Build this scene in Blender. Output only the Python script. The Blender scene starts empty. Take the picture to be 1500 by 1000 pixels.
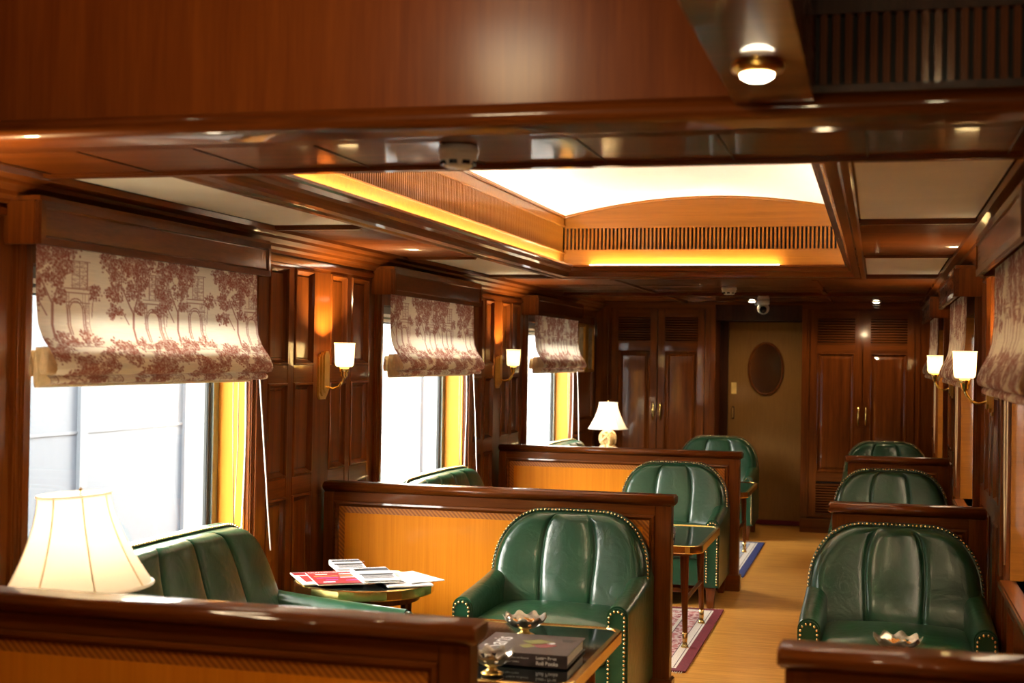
import bpy, bmesh, math, random
import numpy as np
from mathutils import Matrix, Vector

S = bpy.context.scene
COL = S.collection
random.seed(7)

# ------------------------------------------------------------------ camera
F_PX, YAW, PITCH, ROLL = 2000.0, .262, .012, .016
CAM = Vector((0, 0, 1.55))
def ray(u, v):
    du, dv = u - 750, v - 500
    c, s = math.cos(ROLL), math.sin(ROLL)
    a = c*du + s*dv; b = -s*du + c*dv
    xr = a/F_PX; z2 = -b/F_PX
    c, s = math.cos(PITCH), math.sin(PITCH)
    d = c - s*z2; z = s + c*z2
    c, s = math.cos(YAW), math.sin(YAW)
    return Vector((c*xr - s*d, s*xr + c*d, z))
cd = bpy.data.cameras.new('camera'); cam = bpy.data.objects.new('camera', cd); COL.objects.link(cam)
fw = ray(750, 500); rt = (ray(750 + F_PX, 500) - fw).normalized(); up = -(ray(750, 500 + F_PX) - fw).normalized(); fw.normalize()
M = Matrix((rt, up, -fw)).transposed().to_4x4(); M.translation = CAM
cam.matrix_world = M
cd.sensor_width = 36; cd.lens = F_PX*36/1500; cd.clip_start = .05; cd.clip_end = 200
cd.dof.use_dof = True; cd.dof.focus_distance = 6.6; cd.dof.aperture_fstop = 3.2
S.camera = cam

# ------------------------------------------------------------------ sky, exposure
W = bpy.data.worlds.new('sky'); S.world = W; W.use_nodes = True
bgn = W.node_tree.nodes['Background']
bgn.inputs[0].default_value = (1.0, .93, .83, 1); bgn.inputs[1].default_value = 28.0
vs = S.view_settings
vs.view_transform = 'Standard'; vs.look = 'None'; vs.gamma = 1; vs.use_curve_mapping = False
vs.exposure = 0.9

# ------------------------------------------------------------------ materials
def new_mat(name):
    m = bpy.data.materials.new(name); m.use_nodes = True
    nt = m.node_tree; b = nt.nodes['Principled BSDF']
    return m, nt, b
def rgba(c): return (c[0], c[1], c[2], 1)
def plain(name, col, rough=.5, metal=0, coat=0, emit=None, es=0, var=.06, vscale=30, bump=0):
    m, nt, b = new_mat(name)
    tc = nt.nodes.new('ShaderNodeTexCoord'); nz = nt.nodes.new('ShaderNodeTexNoise')
    nz.inputs['Scale'].default_value = vscale; nz.inputs['Detail'].default_value = 4
    nt.links.new(tc.outputs['Object'], nz.inputs['Vector'])
    r = nt.nodes.new('ShaderNodeValToRGB')
    r.color_ramp.elements[0].position = .3; r.color_ramp.elements[1].position = .7
    r.color_ramp.elements[0].color = rgba([x*(1-var) for x in col]); r.color_ramp.elements[1].color = rgba([min(1, x*(1+var)) for x in col])
    nt.links.new(nz.outputs['Fac'], r.inputs['Fac']); nt.links.new(r.outputs['Color'], b.inputs['Base Color'])
    b.inputs['Roughness'].default_value = rough; b.inputs['Metallic'].default_value = metal
    b.inputs['Coat Weight'].default_value = coat; b.inputs['Coat Roughness'].default_value = .08
    if emit: b.inputs['Emission Color'].default_value = rgba(emit); b.inputs['Emission Strength'].default_value = es
    if bump:
        bp = nt.nodes.new('ShaderNodeBump'); bp.inputs['Strength'].default_value = bump; bp.inputs['Distance'].default_value = .002
        nt.links.new(nz.outputs['Fac'], bp.inputs['Height']); nt.links.new(bp.outputs['Normal'], b.inputs['Normal'])
    return m
def wood(name, c1, c2, stretch=(26, 26, 1.2), rough=.4, coat=.55, crough=.05, rot=(0, 0, 0), contrast=(.3, .72), bump=.06):
    m, nt, b = new_mat(name)
    tc = nt.nodes.new('ShaderNodeTexCoord'); mp = nt.nodes.new('ShaderNodeMapping')
    mp.inputs['Scale'].default_value = stretch; mp.inputs['Rotation'].default_value = rot
    nt.links.new(tc.outputs['Object'], mp.inputs['Vector'])
    n1 = nt.nodes.new('ShaderNodeTexNoise'); n1.inputs['Scale'].default_value = 1.0; n1.inputs['Detail'].default_value = 6; n1.inputs['Roughness'].default_value = .62; n1.inputs['Distortion'].default_value = .4
    nt.links.new(mp.outputs['Vector'], n1.inputs['Vector'])
    n2 = nt.nodes.new('ShaderNodeTexNoise'); n2.inputs['Scale'].default_value = 6.0; n2.inputs['Detail'].default_value = 3
    nt.links.new(mp.outputs['Vector'], n2.inputs['Vector'])
    mx = nt.nodes.new('ShaderNodeMath'); mx.operation = 'MULTIPLY_ADD'; mx.inputs[1].default_value = .3
    nt.links.new(n2.outputs['Fac'], mx.inputs[0])
    m2 = nt.nodes.new('ShaderNodeMath'); m2.operation = 'MULTIPLY'; m2.inputs[1].default_value = .72
    nt.links.new(n1.outputs['Fac'], m2.inputs[0]); nt.links.new(m2.outputs[0], mx.inputs[2])
    r = nt.nodes.new('ShaderNodeValToRGB')
    r.color_ramp.elements[0].position = contrast[0]; r.color_ramp.elements[1].position = contrast[1]
    r.color_ramp.elements[0].color = rgba(c1); r.color_ramp.elements[1].color = rgba(c2)
    nt.links.new(mx.outputs[0], r.inputs['Fac']); nt.links.new(r.outputs['Color'], b.inputs['Base Color'])
    b.inputs['Roughness'].default_value = rough; b.inputs['Coat Weight'].default_value = coat; b.inputs['Coat Roughness'].default_value = crough
    b.inputs['Specular IOR Level'].default_value = .12; b.inputs['Coat Tint'].default_value = (1, .86, .66, 1)
    if bump:
        bp = nt.nodes.new('ShaderNodeBump'); bp.inputs['Strength'].default_value = bump; bp.inputs['Distance'].default_value = .001
        nt.links.new(n2.outputs['Fac'], bp.inputs['Height']); nt.links.new(bp.outputs['Normal'], b.inputs['Normal'])
    return m
def shade_mat(name, col, emit, es, trans=.5):
    m, nt, b = new_mat(name)
    out = nt.nodes['Material Output']
    tl = nt.nodes.new('ShaderNodeBsdfTranslucent'); tl.inputs[0].default_value = rgba(col)
    nz = nt.nodes.new('ShaderNodeTexNoise'); nz.inputs['Scale'].default_value = 60
    r = nt.nodes.new('ShaderNodeValToRGB'); r.color_ramp.elements[0].color = rgba([x*.95 for x in col]); r.color_ramp.elements[1].color = rgba(col)
    nt.links.new(nz.outputs['Fac'], r.inputs['Fac']); nt.links.new(r.outputs['Color'], b.inputs['Base Color'])
    b.inputs['Roughness'].default_value = .5
    b.inputs['Emission Color'].default_value = rgba(emit); b.inputs['Emission Strength'].default_value = es
    mx = nt.nodes.new('ShaderNodeMixShader'); mx.inputs[0].default_value = trans
    nt.links.new(b.outputs[0], mx.inputs[1]); nt.links.new(tl.outputs[0], mx.inputs[2]); nt.links.new(mx.outputs[0], out.inputs['Surface'])
    return m
def leather(name, c1, c2):
    m, nt, b = new_mat(name)
    tc = nt.nodes.new('ShaderNodeTexCoord')
    n1 = nt.nodes.new('ShaderNodeTexNoise'); n1.inputs['Scale'].default_value = 7; n1.inputs['Detail'].default_value = 5
    n2 = nt.nodes.new('ShaderNodeTexNoise'); n2.inputs['Scale'].default_value = 9; n2.inputs['Detail'].default_value = 2; n2.inputs['Distortion'].default_value = 2.2
    n3 = nt.nodes.new('ShaderNodeTexVoronoi'); n3.inputs['Scale'].default_value = 220
    for n in (n1, n2, n3): nt.links.new(tc.outputs['Object'], n.inputs['Vector'])
    r = nt.nodes.new('ShaderNodeValToRGB'); r.color_ramp.elements[0].position = .35; r.color_ramp.elements[1].position = .7
    r.color_ramp.elements[0].color = rgba(c1); r.color_ramp.elements[1].color = rgba(c2)
    nt.links.new(n1.outputs['Fac'], r.inputs['Fac']); nt.links.new(r.outputs['Color'], b.inputs['Base Color'])
    b.inputs['Roughness'].default_value = .31; b.inputs['Specular IOR Level'].default_value = .5; b.inputs['Coat Weight'].default_value = .3; b.inputs['Coat Roughness'].default_value = .14
    cr = nt.nodes.new('ShaderNodeMath'); cr.operation = 'MULTIPLY_ADD'; cr.inputs[1].default_value = .06
    nt.links.new(n3.outputs['Distance'], cr.inputs[0]); nt.links.new(n2.outputs['Fac'], cr.inputs[2])
    bp = nt.nodes.new('ShaderNodeBump'); bp.inputs['Strength'].default_value = .35; bp.inputs['Distance'].default_value = .008
    nt.links.new(cr.outputs[0], bp.inputs['Height']); nt.links.new(bp.outputs['Normal'], b.inputs['Normal'])
    return m
def brass(name, col=(.93, .68, .24), rough=.2): return plain(name, col, rough, 1, var=.12, vscale=14)
MAH = ((.062, .0135, .0018), (.195, .053, .0065))
mats = dict(
    mah_z=wood('mahogany_upright', *MAH),
    mah_y=wood('mahogany_lengthwise', *MAH, stretch=(26, 1.2, 26)),
    mah_x=wood('mahogany_crosswise', *MAH, stretch=(1.2, 26, 26)),
    pelm=wood('pelmet_mahogany', (.045, .011, .003), (.13, .035, .008), stretch=(3, 26, 26), coat=.6, crough=.12, bump=.35),
    dark=wood('mahogany_dark', (.02, .006, .002), (.07, .02, .006), coat=.08, crough=.3),
    beam=wood('beam_veneer', (.13, .028, .004), (.24, .062, .009), stretch=(14, 14, .8), coat=.25, crough=.2),
    veneer=wood('satinwood_veneer', (.66, .205, .010), (.84, .315, .018), stretch=(40, 40, .7), rough=.42, coat=.4, crough=.10, contrast=(.25, .75)),
    coffer=wood('coffer_veneer', (.21, .074, .007), (.32, .118, .012), stretch=(1.5, 40, 40), rough=.4, coat=.3),
    reveal=wood('reveal_oak', (.55, .22, .022), (.68, .29, .035), stretch=(30, 30, 1.0), rough=.4, coat=.25),
    floor=wood('oak_floor', (.36, .145, .026), (.76, .41, .095), stretch=(2.0, 42, 1), rot=(0, 0, .95), rough=.36, coat=.3, crough=.22, contrast=(.3, .7)),
    door=wood('door_laminate', (.23, .115, .03), (.30, .155, .042), stretch=(70, 70, 5), rough=.55, coat=.1),
    leather=leather('green_leather', (.006, .046, .019), (.011, .066, .028)),
    brass=brass('polished_brass'), abrass=brass('aged_brass', (.80, .54, .16), .3),
    nail=brass('nail_brass', (.80, .60, .30), .25),
    steel=plain('window_metal', (.20, .23, .22), .35, .8), rubber=plain('rubber_seal', (.012, .014, .014), .6),
    white=plain('white_plastic', (.62, .61, .57), .35), black=plain('black_plastic', (.012, .012, .014), .25),
    vault=plain('vault_white_paint', (.86, .82, .74), .6, var=.015, vscale=3), cream=plain('cream_panel', (.82, .77, .66), .55, var=.04, vscale=5),
    tabletop=plain('black_glass_top', (.006, .009, .008), .05, 0, .5),
    slotshade=plain('slot_shade', (.004, .003, .002), .7),  # near-black colour stands in for the shade behind slats and louvres
    cord=plain('white_cord', (.80, .76, .72), .6, var=.2, vscale=220), bead=plain('bead_chain', (.55, .42, .26), .35, .5),
    lining=plain('cream_lining', (.80, .62, .36), .8, var=.12, vscale=50),
    rope=plain('rope', (.55, .36, .15), .8, var=.3, vscale=110, bump=.7),
    silver=plain('pierced_silver', (.40, .37, .31), .28, 1, var=.25, vscale=60), nuts=plain('toasted_nuts', (.55, .22, .03), .6, var=.4, vscale=120),
    maroon=plain('maroon_wool', (.13, .006, .014), .9, var=.25, vscale=90, bump=.4), navy=plain('navy_wool', (.012, .02, .12), .9, var=.25, vscale=90, bump=.4),
    wool=plain('cream_wool', (.60, .54, .47), .9, var=.15, vscale=120, bump=.4), charc=plain('charcoal_wool', (.10, .06, .07), .9),
    red=plain('red_cover', (.24, .004, .004), .7, var=.1), paper=plain('white_paper', (.80, .80, .80), .6, var=.03), greyp=plain('newsprint_grey', (.06, .06, .065), .6, var=.2, vscale=60),
    pages=plain('page_block', (.72, .68, .60), .7, var=.12, vscale=300), bookc=plain('book_cover', (.06, .045, .045), .3, var=.5, vscale=12),
    ink=plain('dark_ink', (.015, .015, .02), .5), orange=plain('orange_ink', (.80, .25, .03), .5), violet=plain('violet_ink', (.22, .03, .30), .5),
    olive=plain('olive_print', (.20, .20, .05), .4), crimson=plain('crimson_print', (.22, .02, .03), .4),
    train=plain('carriage_blue_paint', (.050, .062, .082), .5, var=.02, vscale=.8), trainw=plain('carriage_pale_band', (.062, .073, .090), .5),
    blocker=plain('sky_blocker_matte', (.30, .22, .14), .8, var=.08, vscale=2),
    ground=plain('ballast', (.10, .095, .09), .9, var=.3, vscale=8), roofm=plain('roof_shell', (.05, .05, .05), .8),
    gilt=brass('gilt_frame', (.70, .42, .10), .35), picture=plain('picture_print', (.35, .28, .16), .5, var=.5, vscale=18),
    mirror=plain('mirror_glass', (.55, .55, .55), .04, 1, var=.01),
    led=plain('cove_lamp_diffuser', (.9, .8, .6), .5, emit=(1.0, .88, .68), es=42),
    bulb=plain('downlight_lens', (1, .95, .85), .4, emit=(1, .86, .62), es=14), bulb2=plain('small_downlight_lens', (1, .95, .85), .4, emit=(1, .86, .62), es=12),
    sconce=shade_mat('opal_glass', (.95, .90, .76), (1.0, .80, .42), .5, .5),
    shade=shade_mat('cream_silk_shade', (.90, .86, .78), (1.0, .82, .56), .10, .45),
)
# inlaid braid banding
def inlay_mat():
    m, nt, b = new_mat('inlaid_braid'); tc = nt.nodes.new('ShaderNodeTexCoord')
    w = nt.nodes.new('ShaderNodeTexWave'); w.bands_direction = 'DIAGONAL'; w.inputs['Scale'].default_value = 30; w.inputs['Distortion'].default_value = 1.2
    nt.links.new(tc.outputs['Object'], w.inputs['Vector'])
    r = nt.nodes.new('ShaderNodeValToRGB'); r.color_ramp.elements[0].position = .35; r.color_ramp.elements[1].position = .65
    r.color_ramp.elements[0].color = (.30, .085, .008, 1); r.color_ramp.elements[1].color = (.52, .175, .016, 1)
    nt.links.new(w.outputs['Fac'], r.inputs['Fac']); nt.links.new(r.outputs['Color'], b.inputs['Base Color'])
    b.inputs['Roughness'].default_value = .35; b.inputs['Coat Weight'].default_value = .5
    return m
mats['inlay'] = inlay_mat()
def glass_mat():
    m, nt, b = new_mat('window_glass'); out = nt.nodes['Material Output']
    t = nt.nodes.new('ShaderNodeBsdfTransparent'); t.inputs[0].default_value = (.96, .98, .98, 1)
    g = nt.nodes.new('ShaderNodeBsdfGlossy'); g.inputs['Roughness'].default_value = .02
    mx = nt.nodes.new('ShaderNodeMixShader'); mx.inputs[0].default_value = .05
    nt.links.new(t.outputs[0], mx.inputs[1]); nt.links.new(g.outputs[0], mx.inputs[2]); nt.links.new(mx.outputs[0], out.inputs['Surface'])
    return m
mats['glass'] = glass_mat()
def print_mat():
    m, nt, b = new_mat('toile_print_fabric'); out = nt.nodes['Material Output']
    a = nt.nodes.new('ShaderNodeAttribute'); a.attribute_name = 'print'
    mp = nt.nodes.new('ShaderNodeMix'); mp.data_type = 'RGBA'
    mp.inputs[6].default_value = (.95, .86, .68, 1); mp.inputs[7].default_value = (.33, .055, .024, 1)
    nt.links.new(a.outputs['Fac'], mp.inputs[0])
    tc = nt.nodes.new('ShaderNodeTexCoord'); w = nt.nodes.new('ShaderNodeTexNoise'); w.inputs['Scale'].default_value = 1
    mpn = nt.nodes.new('ShaderNodeMapping'); mpn.inputs['Scale'].default_value = (20, 12, 260); nt.links.new(tc.outputs['Object'], mpn.inputs[0]); nt.links.new(mpn.outputs[0], w.inputs['Vector'])
    mul = nt.nodes.new('ShaderNodeMix'); mul.data_type = 'RGBA'; mul.blend_type = 'MULTIPLY'; mul.inputs[0].default_value = .25
    nt.links.new(mp.outputs[2], mul.inputs[6]); nt.links.new(w.outputs['Fac'], mul.inputs[7])
    nt.links.new(mul.outputs[2], b.inputs['Base Color']); b.inputs['Roughness'].default_value = .85
    tl = nt.nodes.new('ShaderNodeBsdfTranslucent'); nt.links.new(mul.outputs[2], tl.inputs[0])
    mx = nt.nodes.new('ShaderNodeMixShader'); mx.inputs[0].default_value = .42
    nt.links.new(b.outputs[0], mx.inputs[1]); nt.links.new(tl.outputs[0], mx.inputs[2]); nt.links.new(mx.outputs[0], out.inputs['Surface'])
    return m
mats['toile'] = print_mat()
def rug_field(name, c1, c2, c3):
    m, nt, b = new_mat(name); tc = nt.nodes.new('ShaderNodeTexCoord')
    v = nt.nodes.new('ShaderNodeTexVoronoi'); v.inputs['Scale'].default_value = 22
    n = nt.nodes.new('ShaderNodeTexNoise'); n.inputs['Scale'].default_value = 40
    nt.links.new(tc.outputs['Object'], v.inputs['Vector']); nt.links.new(tc.outputs['Object'], n.inputs['Vector'])
    mm = nt.nodes.new('ShaderNodeMath'); mm.operation = 'MULTIPLY'; nt.links.new(v.outputs['Distance'], mm.inputs[0]); nt.links.new(n.outputs['Fac'], mm.inputs[1])
    r = nt.nodes.new('ShaderNodeValToRGB'); e = r.color_ramp; e.interpolation = 'CONSTANT'
    e.elements[0].position = 0; e.elements[0].color = rgba(c1); e.elements[1].position = .17; e.elements[1].color = rgba(c2)
    x = e.elements.new(.30); x.color = rgba(c3)
    nt.links.new(mm.outputs[0], r.inputs['Fac']); nt.links.new(r.outputs['Color'], b.inputs['Base Color']); b.inputs['Roughness'].default_value = .9
    return m
mats['rugred'] = rug_field('red_rug_field', (.22, .03, .04), (.55, .40, .38), (.40, .14, .14))
mats['rugblue'] = rug_field('blue_rug_field', (.10, .14, .22), (.42, .43, .45), (.20, .25, .34))

# ------------------------------------------------------------------ mesh helpers
class MB:
    def __init__(s): s.v = []; s.f = []; s.sm = []
    def add(s, vs, fs, smooth=False):
        o = len(s.v); s.v += [tuple(p) for p in vs]; s.f += [tuple(i+o for i in f) for f in fs]; s.sm += [smooth]*len(fs); return s
    def box(s, x0, x1, y0, y1, z0, z1):
        v = [(x, y, z) for z in (z0, z1) for y in (y0, y1) for x in (x0, x1)]
        return s.add(v, [(0, 2, 3, 1), (4, 5, 7, 6), (0, 1, 5, 4), (2, 6, 7, 3), (0, 4, 6, 2), (1, 3, 7, 5)])
    def taper(s, c0, r0, c1, r1):      # square bar between two levels
        v = [(c[0]+sx*r, c[1]+sy*r, c[2]) for c, r in ((c0, r0), (c1, r1)) for sx, sy in ((-1, -1), (1, -1), (1, 1), (-1, 1))]
        return s.add(v, [(3, 2, 1, 0), (4, 5, 6, 7)] + [(i, (i+1) % 4, 4+(i+1) % 4, 4+i) for i in range(4)])
    def prism(s, prof, axis, a, b, smooth=False):   # closed profile, extruded along an axis
        n = len(prof)
        def P(p, t): return (t, p[0], p[1]) if axis == 'x' else ((p[0], t, p[1]) if axis == 'y' else (p[0], p[1], t))
        v = [P(p, a) for p in prof] + [P(p, b) for p in prof]
        s.add(v, [(i, (i+1) % n, n+(i+1) % n, n+i) for i in range(n)], smooth)
        return s.add(v, [tuple(range(n))[::-1], tuple(range(n, 2*n))])
    def tube(s, pts, r, n=8, cap=True):
        pts = [Vector(p) for p in pts]; rs = r if isinstance(r, (list, tuple)) else [r]*len(pts)
        v = []; ref = None
        for i, p in enumerate(pts):
            t = (pts[min(i+1, len(pts)-1)] - pts[max(i-1, 0)]).normalized()
            if ref is None: ref = Vector((0, 0, 1)) if abs(t.z) < .9 else Vector((1, 0, 0))
            a = t.cross(ref).normalized(); b = a.cross(t).normalized(); ref = b
            v += [p + (a*math.cos(k*2*math.pi/n) + b*math.sin(k*2*math.pi/n))*rs[i] for k in range(n)]
        fs = [(i*n+k, i*n+(k+1) % n, (i+1)*n+(k+1) % n, (i+1)*n+k) for i in range(len(pts)-1) for k in range(n)]
        s.add(v, fs, True)
        if cap: s.add(v, [tuple(range(n))[::-1], tuple(range(len(v)-n, len(v)))])
        return s
    def lathe(s, prof, n=24, c=(0, 0, 0), tilt=None, scallop=None):
        v = []
        for r, z in prof:
            for k in range(n):
                a = k*2*math.pi/n; p = Vector((r*math.cos(a), r*math.sin(a), z))
                if scallop: p = scallop(p, a, r, z)
                if tilt: p = tilt @ p
                v.append(p + Vector(c))
        m = len(prof)
        return s.add(v, [(i*n+k, i*n+(k+1) % n, (i+1)*n+(k+1) % n, (i+1)*n+k) for i in range(m-1) for k in range(n)], True)
    def ring_panel(s, w, h, prof, u0=0, v0=0):   # nested rings in x-z, facing -y; prof = (inset, depth outwards)
        v = []
        for i, d in prof: v += [(u0+i, -d, v0+i), (u0+w-i, -d, v0+i), (u0+w-i, -d, v0+h-i), (u0+i, -d, v0+h-i)]
        m = len(prof)
        s.add(v, [(r*4+k, r*4+(k+1) % 4, r*4+4+(k+1) % 4, r*4+4+k) for r in range(m-1) for k in range(4)])
        return s.add(v, [(m*4-4, m*4-3, m*4-2, m*4-1)])
    def pillow(s, c, h, r, dome=0, n=10):
        for ax in range(3):
            for sg in (-1, 1):
                v = []
                for i in range(n+1):
                    for j in range(n+1):
                        a, b = -1+2*i/n, -1+2*j/n
                        p = [0, 0, 0]; p[ax] = sg; p[(ax+1) % 3] = a; p[(ax+2) % 3] = b
                        q = [p[k]*h[k] for k in range(3)]; k0 = [max(-h[k]+r, min(h[k]-r, q[k])) for k in range(3)]
                        d = Vector([q[k]-k0[k] for k in range(3)])
                        if d.length > 0: d = d.normalized()*r
                        o = Vector(k0) + d
                        if o.z > 0: o.z += dome*max(0, 1-(o.x/h[0])**2)*max(0, 1-(o.y/h[1])**2)
                        v.append((c[0]+o.x, c[1]+o.y, c[2]+o.z))
                fs = [(i*(n+1)+j, (i+1)*(n+1)+j, (i+1)*(n+1)+j+1, i*(n+1)+j+1) for i in range(n) for j in range(n)]
                if sg < 0: fs = [f[::-1] for f in fs]
                s.add(v, fs, True)
        return s
    def blob(s, c, r, n=8, m=5, sz=1):
        prof = [(r*math.sin(math.pi*i/m) + 1e-5, -r*sz*math.cos(math.pi*i/m)) for i in range(m+1)]
        return s.lathe(prof, n, c)
    def mesh(s, name, mat, bevel=0, weld=False):
        me = bpy.data.meshes.new(name); me.from_pydata(s.v, [], s.f)
        me.polygons.foreach_set('use_smooth', s.sm)
        if bevel or weld:
            bm = bmesh.new(); bm.from_mesh(me)
            bmesh.ops.remove_doubles(bm, verts=bm.verts, dist=1e-5)
            if bevel: bmesh.ops.bevel(bm, geom=[e for e in bm.edges if len(e.link_faces) == 2 and e.calc_face_angle(0) > .6], offset=bevel, segments=2, affect='EDGES', clamp_overlap=True)
            bm.to_mesh(me); bm.free()
        me.update(); me.materials.append(mats[mat] if isinstance(mat, str) else mat); return me
    def build(s, name, mat, parent=None, loc=(0, 0, 0), rz=0, bevel=0, weld=False):
        return inst(name, s.mesh(name, mat, bevel, weld), parent, loc, rz)
def inst(name, me, parent=None, loc=(0, 0, 0), rz=0, rot=None):
    o = bpy.data.objects.new(name, me); COL.objects.link(o); o.location = loc; o.rotation_euler = rot or (0, 0, rz)
    if parent: o.parent = parent
    return o
def tag(o, label=None, cat=None, group=None, kind=None):
    if label: o['label'] = label
    if cat: o['category'] = cat
    if group: o['group'] = group
    if kind: o['kind'] = kind
    return o
def empty(name, loc=(0, 0, 0), rz=0):
    o = bpy.data.objects.new(name, None); COL.objects.link(o); o.location = loc; o.rotation_euler = (0, 0, rz); o.empty_display_size = .1; return o
def copy_tree(o, parent=None):
    c = o.copy(); COL.objects.link(c); c.parent = parent
    for ch in list(o.children): copy_tree(ch, c)
    return c
def text_mesh(txt, size, mat, parent, M4, align='LEFT', shear=0, name='lettering', bold=0):
    cu = bpy.data.curves.new('t', 'FONT'); cu.body = txt; cu.size = size; cu.align_x = align; cu.shear = shear; cu.offset = bold
    t = bpy.data.objects.new('t', cu); COL.objects.link(t)
    dg = bpy.context.evaluated_depsgraph_get(); me = bpy.data.meshes.new_from_object(t.evaluated_get(dg))
    bpy.data.objects.remove(t); bpy.data.curves.remove(cu)
    me.transform(M4); me.materials.clear(); me.materials.append(mats[mat]); me.name = name
    return inst(name, me, parent)
def lamp(name, loc, power, col, radius, parent=None, kind='POINT', spot=None, rot=None):
    l = bpy.data.lights.new(name, kind); l.energy = power; l.color = col; l.shadow_soft_size = radius
    if spot: l.spot_size = spot; l.spot_blend = .6
    o = bpy.data.objects.new(name, l); COL.objects.link(o); o.location = loc
    if rot: o.rotation_euler = rot
    if parent: o.parent = parent
    return o

# ------------------------------------------------------------------ dimensions
XL, XR, PIT = -2.603, .477, 3.16
YP = [3.0, 6.16, 9.32]                # near faces of the partitions
HP = .939
ZC = 2.09                             # soffit level
WIN = [(.62+PIT*k, 2.19+PIT*k) for k in range(4)]   # openings
ZS, ZT = .76, 1.83
YB, YE = -2.2, 13.2
HPI = math.pi/2

# ------------------------------------------------------------------ floor, outside
tag(MB().box(-2.8, .7, YB-.2, YE+.3, -.08, 0).build('floor', 'floor'), 'pale oak strip floor of the aisle', kind='structure')
tag(MB().box(-60, 60, -60, 80, -1.4, -1.3).build('ground', 'ground'), 'grey ballast ground outside the carriage', kind='structure')

# ------------------------------------------------------------------ side walls
def wall(side):
    left = side == 'left'
    X = XL if left else XR
    sg = 1 if left else -1                      # direction into the room
    xo = X - sg*.16; xi = X - sg*.02            # carcass: outer, inner face
    mb = MB()
    def bx(y0, y1, z0, z1): mb.box(min(xo, xi), max(xo, xi), y0, y1, z0, z1)
    WN = WIN[1:]
    edges = [YB] + [e for w in WN for e in w] + [YE+.2]
    for i in range(0, len(edges), 2): bx(edges[i], edges[i+1], 0, ZC+.05)
    for a, b in WN: bx(a, b, 0, ZS); bx(a, b, ZT, ZC+.05)
    w = tag(mb.build('wall_'+side, 'mah_z'), kind='structure')
    rz = HPI if left else -HPI
    prof = [(0, .0), (0, .019), (.003, .026), (.011, .027), (.016, .016), (.024, .005), (.032, .001), (.036, .006), (.042, .006)]
    cache = {}
    def panel(y0, y1, z0, z1):
        k = (round(y1-y0, 3), round(z1-z0, 3))
        if k not in cache: cache[k] = MB().ring_panel(k[0], k[1], prof).mesh('panel', 'mah_z')
        return inst('panel', cache[k], w, (xi, y0 if left else y1, z0), rz)
    def bar(name, y0, y1, z0, z1, mat, d=.02):
        MB().box(min(xi, xi+sg*d), max(xi, xi+sg*d), y0, y1, z0, z1).build(name, mat, w, bevel=.002)
    for i, (y0, y1) in enumerate([(2.19, 3.78), (5.35, 6.94), (8.51, 10.10), (11.67, 12.78)]):
        yc = YP[i]-0.005 if i < 3 else None
        if i == 3:
            bar('stile', y0, y0+.12, 0, ZC, 'mah_z'); bar('stile', y1-.10, y1, 0, ZC, 'mah_z')
            bar('rail', y0+.12, y1-.10, 1.96, ZC, 'mah_y'); bar('rail', y0+.12, y1-.10, .90, .99, 'mah_y'); bar('rail', y0+.12, y1-.10, 0, .2, 'mah_y')
            panel(y0+.12, y1-.10, .99, 1.96); panel(y0+.12, y1-.10, .2, .90); continue
        cols = [(-.605, -.396), (-.328, -.106), (.095, .309), (.374, .616)]
        ys = [(yc+a, yc+b) for a, b in cols]
        st = [(y0, ys[0][0]), (ys[0][1], ys[1][0]), (ys[1][1], ys[2][0]), (ys[2][1], ys[3][0]), (ys[3][1], y1)]
        for a, b in st: bar('stile', a, b, .2, 1.95, 'mah_z')
        bar('rail', y0, y1, 1.95, ZC, 'mah_y'); bar('rail', y0, y1, 0, .2, 'mah_y')
        for a, b in ys:
            bar('rail', a, b, 1.42, 1.50, 'mah_y'); bar('rail', a, b, .90, .985, 'mah_y')
            panel(a, b, 1.50, 1.95); panel(a, b, .985, 1.42); panel(a, b, .2, .90)
        bar('picture_moulding', y0, y1, 1.962, 1.986, 'mah_y', .034)
    for a, b in WN:                             # dado under each window, sill, casing
        bar('rail', a, b, .66, ZS-.03, 'mah_y'); bar('rail', a, b, 0, .2, 'mah_y'); panel(a, b, .2, .66)
        MB().box(min(xo, xi+sg*.06), max(xo, xi+sg*.06), a, b, ZS-.03, ZS).build('window_sill', 'mah_y', w, bevel=.006)
        for q, (c0, c1) in enumerate(((a-.085, a), (b, b+.13))):
            MB().box(min(xi, xi+sg*.04), max(xi, xi+sg*.04), c0, c1, ZS-.03, 1.96).build('casing', 'mah_z', w, bevel=.006)
            MB().box(min(xi, xi+sg*.052), max(xi, xi+sg*.052), c0+.02, c1-.02, ZS, 1.95).build('casing_bead', 'mah_z', w, bevel=.008)
        # reveals lining the opening
        for c0, c1 in ((a, a+.012), (b-.012, b)):
            MB().box(min(xo+sg*.012, xi+sg*.018), max(xo+sg*.012, xi+sg*.018), c0, c1, ZS, ZT).build('reveal', 'reveal' if left else 'coffer', w)
    # crown moulding
    pr = [(X-sg*.02, 2.0), (X+sg*.02, 2.0), (X+sg*.025, 2.012), (X+sg*.045, 2.022), (X+sg*.05, 2.035), (X+sg*.085, 2.05), (X+sg*.09, 2.062), (X+sg*.125, 2.072), (X+sg*.13, ZC+.002), (X-sg*.02, ZC+.002)]
    tag(MB().prism(pr, 'y', YB, YE-.4).build('trim_1' if left else 'trim_2', 'mah_y'), kind='structure')
    return w
wallL = wall('left'); wallR = wall('right')

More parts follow.
